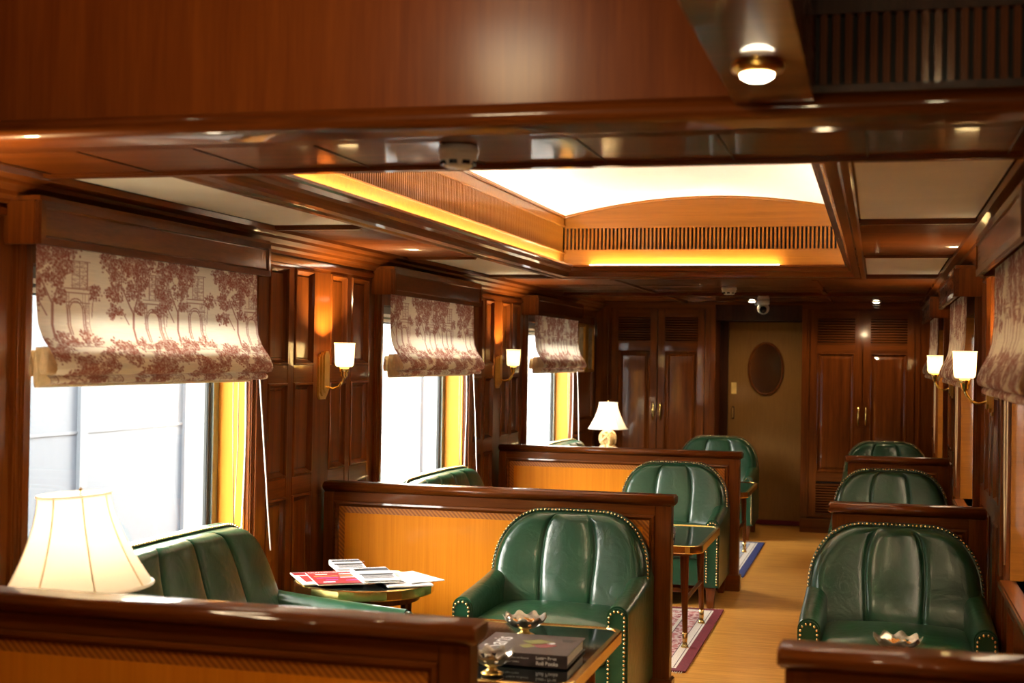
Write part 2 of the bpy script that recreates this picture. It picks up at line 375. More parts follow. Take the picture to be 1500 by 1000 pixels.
def window(n, left, k):
    X = XL if left else XR; sg = 1 if left else -1
    a, b = WIN[k]; x0 = X - sg*.15
    def xs(p, q): return min(x0+sg*p, x0+sg*q), max(x0+sg*p, x0+sg*q)
    w = empty('window_%d' % n, (0, 0, 0)); tag(w, kind='structure')
    r0, r1 = xs(-.01, .028); m0, m1 = xs(.0, .018)
    for y0, y1, z0, z1 in ((a, a+.06, ZS, ZT), (b-.075, b-.012, ZS, ZT), (a, b-.012, ZS, ZS+.03), (a, b-.012, ZT-.075, ZT)):
        MB().box(r0, r1, y0, y1, z0, z1).build('frame_bar', 'steel', w, bevel=.008)
    for y0, y1, z0, z1 in ((a+.06, a+.085, ZS+.03, ZT-.075), (b-.10, b-.075, ZS+.03, ZT-.075), (a+.06, b-.075, ZS+.03, ZS+.045), (a+.06, b-.075, ZT-.095, ZT-.075)):
        MB().box(m0, m1, y0, y1, z0, z1).build('rubber_seal', 'rubber', w, bevel=.004)
    t0, t1 = xs(.03, .05)
    for z in (1.742, 1.772):
        MB().box(t0, t1, a+.012, b-.012, z, z+.016).build('blind_rail', 'white', w)
    g0, g1 = xs(.004, .008)
    MB().box(g0, g1, a+.06, b-.075, ZS+.03, ZT-.075).build('pane', 'glass', w)
    # sky portal: guides daylight sampling through the opening
    pl = bpy.data.lights.new('daylight_portal', 'AREA'); pl.shape = 'RECTANGLE'; pl.size = ZT-ZS; pl.size_y = b-a; pl.cycles.is_portal = True
    po = bpy.data.objects.new('daylight_portal', pl); COL.objects.link(po); po.location = (x0-sg*.03, (a+b)/2, (ZS+ZT)/2)
    po.rotation_euler = (0, -sg*HPI, 0); po.parent = w
    return w
for k in range(4):
    if k: window(k, True, k); window(k+3, False, k)

# ------------------------------------------------------------------ ceiling
XC0, XC1, YC0, YC1 = -2.05, -.075, 3.70, 8.95       # coffer walls
ce = MB()
ce.box(-2.8, .7, 3.22, YC0, ZC, 2.2)                                  # near cross beam
ce.box(-2.8, XC0-.03, YC0, YC1, ZC+.015, 2.2); ce.box(XC1+.03, .7, YC0, YC1, ZC+.015, 2.2)
ce.box(-2.8, .7, YC1+.02, YE+.4, ZC, 2.2)                             # flat soffit at the far end
ce.box(-.316, -.1425, YB, 3.14, 2.125, 2.2)                           # near lengthwise strip
ce.box(-2.8, .7, YB-.2, 3.3, 2.62, 2.72)                              # near recess ceiling
ceil = tag(ce.build('ceiling', 'mah_x'), 'mahogany panelled carriage ceiling', kind='structure')
MB().box(-2.9, .8, YB-.3, YE+.5, 2.80, 2.86).build('roof_shell', 'roofm', ceil)
sh = MB()
for x0, x1, y0, y1 in ((-2.9, -2.78, YB-.3, YE+.5), (.65, .8, YB-.3, YE+.5)): sh.box(x0, x1, y0, y1, 2.1, 2.82)
MB().box(-2.9, .8, YB-.2, YB-.1, 0, 2.62).build('lining_panel', 'mah_z', ceil); sh.box(-2.9, .8, YB-.35, YB-.2, -.08, 2.82); sh.box(-2.9, .8, YE+.3, YE+.5, -.08, 2.82)
tag(sh.build('wall_back', 'roofm'), kind='structure')
# near recess faces
MB().box(-2.8, -.316, 3.14, 3.22, 2.10, 2.64).build('beam_face', 'beam', ceil)
MB().box(-.17, -.1425, YB, 3.14, 2.2, 2.64).build('recess_side', 'mah_y', ceil)
MB().box(-.316, .7, 3.17, 3.22, 2.10, 2.64).build('grille_backing', 'slotshade', ceil)
MB().box(-.1425, .7, 3.14, 3.19, 2.335, 2.64).build('grille_rail', 'dark', ceil); MB().box(-.1425, .7, 3.14, 3.19, 2.1, 2.175).build('grille_rail', 'dark', ceil)
sl = MB().box(0, .016, 3.145, 3.175, 2.17, 2.34).mesh('grille_slat', 'mah_z', .003)
for i in range(30): inst('grille_slat', sl, ceil, (-.135+.0275*i, 0, 0))
# beam edge moulding (near side) and far side lip
pr = [(3.08, 2.13), (3.075, 2.115), (3.085, 2.10), (3.105, 2.094), (3.13, 2.092), (3.16, ZC-.004), (3.24, ZC-.004), (3.24, 2.15), (3.10, 2.15)]
MB().prism(pr, 'x', -2.62, .5, True).build('beam_moulding', 'mah_x', ceil)
for i in range(9): MB().box(-2.45+.345*i, -2.445+.345*i, 3.26, 3.66, ZC-.003, ZC+.01).build('beam_joint', 'dark', ceil)
MB().box(-2.5, .46, 3.655, 3.705, ZC-.012, ZC+.02).build('beam_lip', 'mah_x', ceil, bevel=.005)
# coffer ring mouldings
def ring_prof(xo, s):   # from the outer soffit edge to the cove lip
    return [(xo, ZC+.02), (xo, ZC-.004), (xo+s*.008, ZC-.008), (xo+s*.03, ZC-.006), (xo+s*.04, ZC+.002), (xo+s*.075, ZC+.006), (xo+s*.085, ZC+.018), (xo+s*.095, ZC+.035), (xo+s*.112, ZC+.045), (xo+s*.118, ZC+.062), (xo+s*.13, ZC+.068), (xo+s*.13, ZC+.08), (xo+s*.11, ZC+.08), (xo+s*.06, ZC+.04)]
MB().prism(ring_prof(-2.085, 1), 'y', YC0, YC1-.04).build('coffer_moulding', 'mah_y', ceil)
MB().prism(ring_prof(-.075, -1), 'y', YC0, YC1-.04).build('coffer_moulding', 'mah_y', ceil)
MB().prism(ring_prof(YC1+.01, -1), 'x', -2.085, -.075).build('coffer_moulding', 'mah_x', ceil)
MB().prism(ring_prof(YC0, 1), 'x', -2.085, -.075).build('coffer_moulding', 'mah_x', ceil)
# coffer walls and vault
def vz(x): t = (x-(XC0+XC1)/2)/((XC1-XC0)/2); return 2.505 + .125*(1-t*t)
N = 24; xs_ = [XC0+(XC1-XC0)*i/N for i in range(N+1)]
vm = MB()
vv = [(x, y, vz(x)) for y in (YC0, YC1) for x in xs_] + [(x, y, 2.70) for y in (YC0, YC1) for x in xs_]
vm.add(vv, [(i, i+1, N+2+i, N+1+i) for i in range(N)], True); vm.add(vv, [(2*N+2+i, 3*N+3+i, 3*N+4+i, 2*N+3+i) for i in range(N)])
vm.build('vault', 'vault', ceil)
for Yc, d in ((YC1, .05), (YC0, -.05)):
    pf = [(x, vz(x)) for x in xs_]
    g = MB().prism([(XC0, 2.425)] + pf + [(XC1, 2.425)], 'y', Yc, Yc+d); g.build('arched_end_panel', 'coffer', ceil)
    MB().box(XC0, XC1, min(Yc, Yc+d), max(Yc, Yc+d), 2.10, 2.282).build('end_panel_rail', 'coffer', ceil)
    MB().box(XC0, XC1, min(Yc+d*.92, Yc+d), max(Yc+d*.92, Yc+d), 2.28, 2.43).build('slot_backing', 'slotshade', ceil)
av = MB(); av.tube([(x, YC1-.008, vz(x)-.006) for x in xs_], .010, 6); av.build('arch_bead', 'coffer', ceil)
MB().box(XC0, XC1, YC1-.014, YC1, 2.425, 2.437).build('grille_bead', 'coffer', ceil, bevel=.003)
MB().box(XC0, XC1, YC1-.010, YC1, 2.272, 2.282).build('grille_bead', 'coffer', ceil, bevel=.003)
sl = MB().box(0, .0132, YC1+.002, YC1+.045, 2.28, 2.43).mesh('grille_slat', 'coffer', .003)
for i in range(75): inst('grille_slat', sl, ceil, (XC0+.004+.0262*i, 0, 0))
for X, s in ((XC0, -1), (XC1, 1)):
    a, b = sorted((X, X+s*.03))
    MB().box(a, b, YC0, YC1, 2.10, 2.262).build('side_rail', 'coffer', ceil); MB().box(a, b, YC0, YC1, 2.43, 2.56).build('side_rail', 'coffer', ceil)
    a2, b2 = sorted((X+s*.02, X+s*.03)); MB().box(a2, b2, YC0, YC1, 2.25, 2.44).build('slot_backing', 'slotshade' if s > 0 else 'mah_y', ceil)
    c0, c1 = sorted((X, X-s*.014)); MB().box(c0, c1, YC0, YC1, 2.43, 2.442).build('grille_bead', 'coffer', ceil, bevel=.003)
    MB().box(c0, c1, YC0, YC1, 2.49, 2.512).build('cornice', 'coffer', ceil, bevel=.005); MB().box(c0, c1, YC0, YC1, 2.252, 2.262).build('grille_bead', 'coffer', ceil, bevel=.003)
sl = MB().box(XC0-.02, XC0-.001, 0, .015, 2.26, 2.432).mesh('grille_slat', 'coffer')
for i in range(158): inst('grille_slat', sl, ceil, (0, 4.80+.0262*i, 0))
MB().box(XC0-.02, XC0-.001, YC0, 4.79, 2.26, 2.432).build('side_blank', 'coffer', ceil)
# side bays of the ceiling: cream panels and ribbed panels
for X0, X1 in ((-2.473, -2.085), (-.075, .347)):
    for y0, y1 in ((3.705, 5.34), (7.02, 8.62)):
        MB().box(X0+.006, X1-.006, y0, y1, ZC+.004, ZC+.018).build('cream_panel', 'cream', ceil)
    MB().box(X0, X1, 5.34, 7.02, ZC+.002, ZC+.018).build('ribbed_panel', 'mah_x', ceil)
    rb = MB()
    for i in range(84): rb.prism([(5.342+.02*i, ZC+.003), (5.346+.02*i, ZC-.004), (5.354+.02*i, ZC-.004), (5.358+.02*i, ZC+.003)], 'x', X0, X1)
    tag(rb.build('ribs', 'mah_x', ceil), kind='stuff')
    for y in (5.33, 7.01, 8.62): MB().box(X0, X1, y-.02, y+.02, ZC-.016, ZC+.01).build('cross_moulding', 'mah_x', ceil, bevel=.006)
for y in (10.85, 12.62): MB().box(-2.5, .35, y-.03, y+.03, ZC-.022, ZC).build('soffit_batten', 'mah_x', ceil, bevel=.008)
for x in (-1.72, -.40): MB().box(x-.02, x+.02, 8.97, 12.6, ZC-.012, ZC).build('soffit_batten', 'mah_y', ceil, bevel=.004)

# cove lamps: the diffusers lie in the trough behind the coffer moulding
def cove(label, x0, x1, y0, y1, z):
    o = MB().box(x0, x1, y0, y1, z, z+.012).build('cove_lamp', 'led'); tag(o, label, 'light strip', 'cove lamps of the ceiling coffer')
cove('glowing lamp strip in the left cove of the ceiling coffer', -2.035, -2.005, 4.0, 8.8, 2.160)
cove('glowing lamp strip under the arched grille at the far end of the coffer', -1.86, -.62, 8.905, 8.930, 2.166)
cove('lamp strip hidden in the right cove of the ceiling coffer', -.12, -.095, 4.0, 8.8, 2.160)

# ------------------------------------------------------------------ end wall: cupboards and door
def cupboard(x0, x1, doors, label, lower_grille):
    z1 = 2.04; Y = 12.80
    c = empty('cupboard', ((x0+x1)/2, Y, 0)); tag(c, label, 'cupboard'); ox, oy = c.location.x, c.location.y
    L = lambda m: m
    def b(name, X0, X1, Y0, Y1, Z0, Z1, mat, par=c, bev=.003):
        return MB().box(X0-ox, X1-ox, Y0-oy, Y1-oy, Z0, Z1).build(name, mat, par, bevel=bev)
    b('body', x0, x1, Y+.03, YE+.28, .0, ZC-.001, 'mah_z'); b('plinth', x0-.0, x1, Y-.03, Y+.05, 0, .13, 'mah_x')
    b('cornice', x0, x1, Y-.02, Y+.05, z1, ZC-.001, 'mah_x')
    d0, d1 = doors[0][0], doors[-1][1]
    b('stile', x0, d0-.004, Y-.004, Y+.04, .13, z1, 'mah_z'); b('stile', d1+.004, x1, Y-.004, Y+.04, .13, z1, 'mah_z')
    b('stile_bead', d0-.05, d0-.03, Y-.014, Y, .13, z1, 'mah_z'); b('stile_bead', d1+.03, d1+.05, Y-.014, Y, .13, z1, 'mah_z')
    zl = .52 if lower_grille else .16
    for q, (a, e) in enumerate(doors):
        sw = .065
        d = b('door', a, a+sw, Y-.012, Y+.028, .14, z1-.01, 'mah_z')
        b('stile', e-sw, e, Y-.012, Y+.028, .14, z1-.01, 'mah_z', d)
        for r0, r1 in ((1.955, z1-.01), (1.64, 1.72), (zl-.05, zl+.03), (.14, .17)): b('rail', a+sw, e-sw, Y-.012, Y+.028, r0, r1, 'mah_x', d)
        w = e-a-2*sw
        MB().ring_panel(w, 1.64-zl-.03, [(0, .012), (.008, .016), (.018, .002), (.03, -.004), (.05, .004), (.054, .004)]).build('door_panel', 'mah_z', d, (a+sw-ox, Y-oy, zl+.03))
        b('louvre_backing', a+sw, e-sw, Y+.02, Y+.028, 1.72, 1.955, 'slotshade', d, 0)
        sm = MB().prism([(Y-.010-oy, 0), (Y+.018-oy, .012), (Y+.018-oy, .019), (Y-.010-oy, .010)], 'x', a+sw-ox, e-sw-ox).mesh('slat', 'mah_x')
        for i in range(10): inst('slat', sm, d, (0, 0, 1.724+.0235*i))
        if lower_grille:
            b('louvre_backing', a+sw, e-sw, Y+.02, Y+.028, .17, zl-.05, 'slotshade', d, 0)
            for i in range(12): inst('slat', sm, d, (0, 0, .175+.0235*i))
        hx = (e-.03 if q == 0 else a+.03)-ox; hy = Y-.012-oy
        h = MB().tube([(hx, hy, .985), (hx, hy-.022, .998), (hx, hy-.03, 1.07), (hx, hy-.022, 1.142), (hx, hy, 1.155)], [.007, .009, .011, .009, .007], 8)
        h.build('handle', 'brass', d)
    return c
cupboard(-2.60, -1.465, [(-2.45, -2.012), (-2.004, -1.566)], 'tall glossy mahogany double cupboard behind the far table lamp', False)
cupboard(-.675, .477, [(-.60, -.137), (-.129, .32)], 'tall dark mahogany double cupboard right of the end door', True)
be = MB(); be.box(-1.5, -.64, YE+.06, YE+.2, 0, 2.1); wb = tag(be.build('wall_end', 'dark'), kind='structure')
MB().box(-1.47, -.67, 12.86, 12.95, 1.93, ZC).build('door_header', 'dark', wb); MB().box(-1.47, -1.385, YE-.02, YE+.07, 0, 1.93).build('door_pocket', 'dark', wb)
dr = tag(empty('door_1', (-1.04, YE, 0)), kind='structure')
MB().box(-.345, .365, 0, .05, .01, 1.93).build('leaf', 'door', dr, bevel=.004)
MB().box(-.345, .365, -.012, .0, .01, .05).build('kick_strip', 'maroon', dr)
ov = MB(); pts = [(.155*math.cos(t), .24*math.sin(t)) for t in [i*2*math.pi/40 for i in range(40)]]
ov.prism([(x+.01, z+1.485) for x, z in pts], 'y', -.006, .002); ov.build('oval_mirror', 'mirror', dr)
of = MB(); of.tube([(.01+.160*math.cos(t), -.008, 1.485+.245*math.sin(t)) for t in [i*2*math.pi/40 for i in range(41)]], .012, 6, False); of.build('mirror_frame', 'mah_z', dr)
MB().box(-.315, -.265, -.006, .001, 1.24, 1.35).build('door_plate', 'abrass', dr, bevel=.002)
MB().box(-.305, -.282, -.012, .001, 1.0, 1.12).build('recess_pull', 'dark', dr, bevel=.003); MB().box(-.300, -.292, -.022, -.010, 1.01, 1.11).build('handle', 'abrass', dr, bevel=.003)

# ------------------------------------------------------------------ partitions
def partition(x0, x1, Y, label, group, cap_left=0, cap_right=0):
    p = empty('partition', ((x0+x1)/2, Y, 0)); tag(p, label, 'partition', group); ox = p.location.x; T = .075
    a, b = x0-ox, x1-ox
    MB().box(a+.01, b-.01, .012, T-.012, .0, .9).build('core', 'mah_z', p)
    MB().box(a, a+.055, 0, T, .10, .892).build('stile', 'mah_z', p, bevel=.004); MB().box(b-.075, b, 0, T, .10, .892).build('stile', 'mah_z', p, bevel=.004)
    MB().box(a+.055, b-.075, 0, T, .848, .892).build('rail', 'mah_x', p, bevel=.002); MB().box(a+.055, b-.075, 0, T, .10, .17).build('rail', 'mah_x', p, bevel=.002)
    w, h = b-a-.13, .678
    MB().ring_panel(w, h, [(0, .0), (.003, .008), (.012, .010), (.02, -.001), (.026, -.005), (.03, -.005)]).build('panel_moulding', 'mah_x', p, (a+.055, 0, .17))
    MB().ring_panel(w, h, [(0, .0), (.003, .008), (.012, .010), (.02, -.001), (.026, -.005), (.03, -.005)]).build('panel_moulding', 'mah_x', p, (b-.075, T, .17), math.pi)
    c0, c1, e0, e1 = a+.055+.026, b-.075-.026, .17+.026, .848-.026
    MB().box(c0+.03, c1-.03, .001, .012, e0+.03, e1-.03).build('veneer_panel', 'veneer', p)
    for q in ((c0, c1, e1-.032, e1), (c0, c1, e0, e0+.032), (c0, c0+.03, e0+.032, e1-.032), (c1-.03, c1, e0+.032, e1-.032)):
        MB().box(q[0], q[1], .002, .012, q[2], q[3]).build('inlay_band', 'inlay', p)
    pr = [(-.022, .905), (-.026, .918), (-.022, .931), (-.012, .938), (.02, HP), (T-.02, HP), (T+.012, .938), (T+.022, .931), (T+.026, .918), (T+.022, .905), (T+.006, .892), (-.006, .892)]
    MB().prism(pr, 'x', a-cap_left, b+cap_right, True).build('cap_rail', 'mah_x', p, bevel=.006, weld=True)
    MB().box(a-cap_left*.8, b+cap_right*.8, -.014, T+.014, 0, .11).build('skirting', 'mah_x', p, bevel=.005)
    return p
GP = 'low mahogany seat partitions'
partition(XL+.02, -.893, YP[0], 'low mahogany partition nearest the viewer, in front of the green sofa and lamp', GP, 0, .016)
partition(XL+.02, -.893, YP[1], 'low partition with orange veneer panel behind the magazines table and first green armchair', GP, 0, .016)
partition(XL+.02, -.893, YP[2], 'far low partition with orange veneer panel, below the small distant table lamp', GP, 0, .016)
partition(-.185, XR-.02, YP[0], 'short low partition at the bottom right corner, in front of the dark green armchair', GP, .016, 0)
partition(-.185, XR-.02, YP[1], 'short dark partition directly behind the largest armchair on the right', GP, .016, 0)
partition(-.185, XR-.02, YP[2], 'farthest short dark partition on the right, between two green armchair backs', GP, .016, 0)

# ------------------------------------------------------------------ seats
def seat(name, W, D, nch, zt, nail_step=.0172):
    """origin at the middle of the base, facing -y; nch channels in the back"""
    r = empty(name); hw = W/2; yf, yb = -D/2, D/2
    aw = .088
    # back
    zb, z1 = .36, .60
    ew = hw-.022                    # half width at arm level
    n = 2.2; rad = .20
    def outl(t):                    # t 0..1 up the side: half width, height
        if t < .35: return ew-.004*t/.35, zb+(z1-zb)*t/.35
        u = (t-.35)/.65*HPI
        return ew-.004-rad+rad*max(0, math.cos(u))**(2/n)-.012*math.sin(u), z1+(zt-z1)*max(0, math.sin(u))**(2/n)
    SUB = [0, .012, .03, .06, .11, .18, .28, .4, .5, .6, .72, .82, .89, .94, .97, .988]; NS = len(SUB)
    NR = 34; NCOL = NS*nch; SL = [-1+2*(c+q)/nch for c in range(nch) for q in SUB]+[1]
    fr = []
    for i in range(NR+1):
        t = i/NR; w, z = outl(t)
        hh = (z-zb)/(zt-zb)
        for j in range(NCOL+1):
            s = SL[j]
            fan = 1+(.40*(hh-.35)*(1-abs(s)) if nch == 3 else .12*(hh-.35)*(1-abs(s)))
            x = s*w*(fan if abs(s) < 1 else 1)
            ch = SUB[j % NS]; dist = min(ch, 1-ch)*2*w/nch
            bul = 0 if j in (0, NCOL) else .62*(1-math.exp(-dist/.006))+.38*math.sin(math.pi*ch)
            es = min(1, (1-abs(s))*w/.05); et = min(1, (1-t)/.22); e = max(0, min(es, et)); e = math.sqrt(max(0, 1-(1-e)**2))
            wrap = .055*max(0, abs(x)/ew-.45)**1.5
            yfr = .075+.115*hh-wrap - (.055+.022*bul)*e
            crown = .010*(1-(x/ew)**2)*hh
            # lower lumbar swell
            yfr -= .02*e*math.exp(-((hh-.30)/.25)**2)
            fr.append((x, yb-.34+yfr+.10, z+crown))
    b = MB(); K = NCOL+1
    b.add(fr, [(i*K+j, i*K+j+1, (i+1)*K+j+1, (i+1)*K+j) for i in range(NR) for j in range(NCOL)], True)
    bk = b.build('back', 'leather', r)
    # outer shell of the back: border strip and rear
    path = [fr[i*K] for i in range(NR+1)] + [fr[NR*K+j] for j in range(1, NCOL)] + [fr[i*K+NCOL] for i in range(NR, -1, -1)]
    sh_ = MB(); L = len(path)
    prof = [(0, 0, 0), (.006, .004, .006), (.010, .018, .010)]
    cx, cz = 0, .62
    def off(p, k, y=None):
        dx, dz = p[0]-cx, p[2]-cz
        if abs(dx) > hw-.30: ddx = math.copysign(max(0, abs(dx)-(hw-.30)), dx)
        else: ddx = 0
        d = Vector((ddx, 0, max(dz, 0)*1.0 if dz > 0 else 0)); d = d.normalized() if d.length > 0 else Vector((math.copysign(1, dx), 0, 0))
        return (p[0]+d.x*k, y if y is not None else p[1], p[2]+d.z*k)
    rows = [[off(p, 0, p[1]-.001) for p in path], [off(p, .008, p[1]-.004) for p in path], [off(p, .014, p[1]+.004) for p in path], [off(p, .016, p[1]+.03) for p in path], [off(p, .012, yb-.015) for p in path], [off(p, .0, yb) for p in path]]
    vv = [q for row in rows for q in row]
    sh_.add(vv, [(i*L+j, (i+1)*L+j, (i+1)*L+j+1, i*L+j+1) for i in range(len(rows)-1) for j in range(L-1)], True)
    sh_.add(rows[-1] , [tuple(range(L))])
    sh_.build('back_shell', 'leather', r)
    # nail heads along the back edge (above the arms)
    def nails(pl, nrm, rr=.0062):
        m = MB(); acc = nail_step
        for a_, b_ in zip(pl[:-1], pl[1:]):
            a_, b_ = Vector(a_), Vector(b_); d = (b_-a_).length; t = 0
            while acc <= d - t + 1e-9:
                t += acc; acc = nail_step; m.blob(a_+(b_-a_)*(t/d), rr, 6, 4, 1)
            acc -= d - t
        return m
    pl = [off(p, .010, p[1]-.006) for p in path if p[2] > .545]
    tag(nails(pl, None).build('nailhead_trim', 'nail', r), kind='stuff')
    # seat and base
    sy0, sy1 = yf+.004, yb-.20
    MB().pillow((0, (sy0+sy1)/2, .385), (hw-aw+.004, (sy1-sy0)/2, .085), .035, .035, 12).build('seat_cushion', 'leather', r)
    MB().pillow((0, (yf+yb)/2+.012, .222), (hw-.03, (yb-yf)/2-.016, .092), .018, 0, 8).build('seat_base', 'leather', r)
    # arms
    for s in (-1, 1):
        am = MB(); ys = [yf+.012+(yb-.035-yf)*i/14 for i in range(15)]; v = []; nseg = 14
        for i, y in enumerate(ys):
            t = i/14; zt_ = .512+.045*t+.03*max(0, t-.45)**1.3; ht = .044+.006*t
            xc = s*(hw-.046-.012*max(0, t-.2))
            ring = [(xc-ht, y, .13)] + [(xc-ht*math.cos(math.pi*k/nseg), y, zt_+ht*math.sin(math.pi*k/nseg)) for k in range(nseg+1)] + [(xc+ht, y, .13)]
            v += ring
        k2 = nseg+3
        am.add(v, [(i*k2+j, i*k2+j+1, (i+1)*k2+j+1, (i+1)*k2+j) for i in range(14) for j in range(k2-1)], True)
        am.add(v[:k2], [tuple(range(k2))]); am.add(v[-k2:], [tuple(range(k2))[::-1]])
        a_o = am.build('arm', 'leather', r)
        xc = s*(hw-.046)
        fp = [(xc-.040, .135)] + [(xc-.040*math.cos(math.pi*k/12), .508+.040*math.sin(math.pi*k/12)) for k in range(13)] + [(xc+.040, .135)]
        MB().prism(fp, 'y', yf-.008, yf+.016).build('arm_facing', 'leather', a_o, bevel=.004)
        np_ = [(xc-.032, yf-.010, .15)] + [(xc-.032*math.cos(math.pi*k/12), yf-.010, .506+.032*math.sin(math.pi*k/12)) for k in range(13)] + [(xc+.032, yf-.010, .15)]
        tag(nails(np_, None, .0060).build('nailhead_trim', 'nail', a_o), kind='stuff')
    for sx in (-1, 1):
        for y in (yf+.045, yb-.06):
            MB().taper((sx*(hw-.055), y, .0), .021, (sx*(hw-.055), y, .135), .030).build('foot', 'mah_z', r, bevel=.003)
    return r
chair = seat('armchair', .745, .70, 3, .842)
GA = 'green leather armchairs'
CH = [(-1.327, YP[1]-.38, 'green leather armchair in front of the middle orange partition, beside the book table'),
      (-1.315, YP[2]-.38, 'green leather armchair behind the middle partition, beside the second brass-rimmed table'),
      (-1.40, 12.30, 'farthest green leather armchair on the aisle, beyond the far left partition'),
      (.08, YP[1]-.38, 'largest dark green armchair on the right, above the bottom right partition'),
      (.09, YP[2]-.38, 'dark green armchair back on the right between the two short partitions'),
      (.08, 12.22, 'farthest armchair back on the right with a bright highlight, by the cupboard')]
for i, (x, y, lb) in enumerate(CH):
    c = chair if i == 0 else copy_tree(chair)
    c.location = (x, y, 0); tag(c, lb, 'armchair', GA)
sofa = seat('sofa', 1.46, .76, 5, .862)
SF = ['green leather sofa under the nearest window, behind the cream lamp shade', 'second green sofa whose back shows above the middle partition under the window', 'third green sofa under the farthest window, only its back edge showing']
for i, lb in enumerate(SF):
    c = sofa if i == 0 else copy_tree(sofa)
    c.location = (-2.145, 4.405+PIT*i, 0); c.rotation_euler = (0, 0, HPI); tag(c, lb, 'sofa', 'green leather sofas under the windows')

# ------------------------------------------------------------------ tables
def rrect(hx, hy, r, n=5):
    pts = []
    for cx, cy, a0 in ((hx-r, hy-r, 0), (-hx+r, hy-r, HPI), (-hx+r, -hy+r, 2*HPI), (hx-r, -hy+r, 3*HPI)):
        pts += [(cx+r*math.cos(a0+HPI*k/n), cy+r*math.sin(a0+HPI*k/n)) for k in range(n+1)]
    return pts
def loop_sweep(mb, pts, prof, cz):          # closed plan outline, profile (outset, z)
    n = len(pts); v = []
    for i, p in enumerate(pts):
        a, b = Vector(pts[i-1]), Vector(pts[(i+1) % n]); t = (b-a).normalized(); nr = Vector((t.y, -t.x))
        v += [(p[0]+nr.x*o, p[1]+nr.y*o, cz+z) for o, z in prof]
    m = len(prof)
    mb.add(v, [(i*m+j, ((i+1) % n)*m+j, ((i+1) % n)*m+(j+1) % m, i*m+(j+1) % m) for i in range(n) for j in range(m)])
def table_top(r, out, H, mat_top='tabletop'):
    MB().prism(out, 'z', H-.028, H-.004).build('table_top', mat_top, r)
    m = MB(); loop_sweep(m, out, [(-.004, -.038), (.010, -.038), (.012, -.034), (.012, .001), (.006, .004), (-.010, .004), (-.014, -.004)], H-.004); m.build('rim', 'brass', r)
def leg(r, x0, y0, x1, y1, H):
    l = MB().tube([(x0, y0, .075), (x0+(x1-x0)*.5, y0+(y1-y0)*.5, H*.5), (x1, y1, H-.05)], [.0135, .019, .026], 10).build('leg', 'mah_z', r)
    MB().lathe([(.020, 0), (.021, .004), (.017, .012), (.0125, .02), (.0135, .04), (.0155, .078), (.012, .08)], 12, (x0, y0, 0)).build('foot_cap', 'brass', l)
def coffee_table(x, y, hx, hy, label):
    r = empty('coffee_table', (x, y, .008 if 7 < y < 12 else 0)); tag(r, label, 'table', 'brass-rimmed coffee tables'); H = .56
    table_top(r, rrect(hx, hy, .075), H)
    MB().prism(rrect(hx-.05, hy-.05, .05), 'z', H-.062, H-.034).build('apron', 'mah_x', r)
    lx, ly = hx-.085, hy-.125
    for sx in (-1, 1):
        for sy in (-1, 1): leg(r, sx*lx, sy*(ly+.012), sx*(lx-.012), sy*(ly-.012), H)
        MB().tube([(sx*(lx-.006), -ly, .245), (sx*(lx-.006), ly, .245)], .012, 8).build('stretcher', 'mah_y', r)
    MB().tube([(-lx+.006, .0, .245), (lx-.006, .0, .245)], .012, 8).build('stretcher', 'mah_x', r)
    return r
coffee_table(-1.19, 4.52, .29, .47, 'brass-rimmed dark glass coffee table with the thick book and bowls')
coffee_table(-1.19, 4.56+PIT, .29, .47, 'second brass-rimmed coffee table on the red rug')
coffee_table(-1.23, 4.56+2*PIT-.05, .29, .47, 'third brass-rimmed coffee table standing on the blue-edged rug')
coffee_table(.14, 4.56, .26, .36, 'brass-rimmed table behind the bottom right partition, holding a bowl')
def round_table(x, y, R, H, label):
    r = empty('round_table', (x, y, 0)); tag(r, label, 'table', 'round brass-rimmed corner tables')
    out = [(R*math.cos(a), R*math.sin(a)) for a in [i*2*math.pi/28 for i in range(28)]]
    table_top(r, out, H)
    MB().lathe([(R-.05, H-.075), (R-.05, H-.036)], 28).build('apron', 'mah_z', r)
    for k in range(4):
        a = math.pi/4+k*HPI; leg(r, (R-.08)*math.cos(a), (R-.08)*math.sin(a), (R-.09)*math.cos(a), (R-.09)*math.sin(a), H)
    MB().lathe([(.001, .20), (R-.11, .20), (R-.11, .215), (.001, .215)], 20).build('shelf', 'mah_x', r)
    return r
TZ = .60
round_table(-2.09, 5.445, .285, TZ, 'round brass-rimmed corner table covered with magazines')
round_table(-2.16, 3.375, .26, TZ, 'round corner table under the nearest cream table lamp')
round_table(-2.19, 11.80, .28, TZ, 'round corner table carrying the small distant lamp')

# ------------------------------------------------------------------ reading matter
FL = lambda x, y, z, a=0: Matrix.Translation((x, y, z)) @ Matrix.Rotation(a, 4, 'Z')
def flat(name, w, d, h, mat, parent=None, loc=(0, 0, 0), rz=0, bev=0): return MB().box(-w/2, w/2, -d/2, d/2, 0, h).build(name, mat, parent, loc, rz, bev)
zt = TZ+.005
RZ = math.radians(33)
m1 = empty('magazine', (-2.185, 5.36, zt+.007), RZ); tag(m1, 'red business magazine lying on the round corner table', 'magazine')
flat('pages', .206, .318, .006, 'pages', m1); flat('cover', .21, .322, .0015, 'red', m1, (0, 0, .006))
text_mesh('OUTLOOK', .026, 'paper', m1, FL(-.100, .118, .008), bold=.0006); text_mesh('BUSINESS', .025, 'paper', m1, FL(.008, .118, .008), bold=.0006)
for x, y, w, mt in ((-.05, .075, .05, 'paper'), (.05, .075, .05, 'paper'), (-.04, .025, .10, 'orange'), (.055, .03, .07, 'orange'), (-.04, -.015, .09, 'violet'), (.05, -.012, .07, 'paper'), (-.03, -.07, .05, 'violet'), (.05, -.09, .05, 'violet'), (-.05, -.12, .05, 'paper')):
    flat('cover_line', w, .014, .0004, mt, m1, (x, y, .0075))
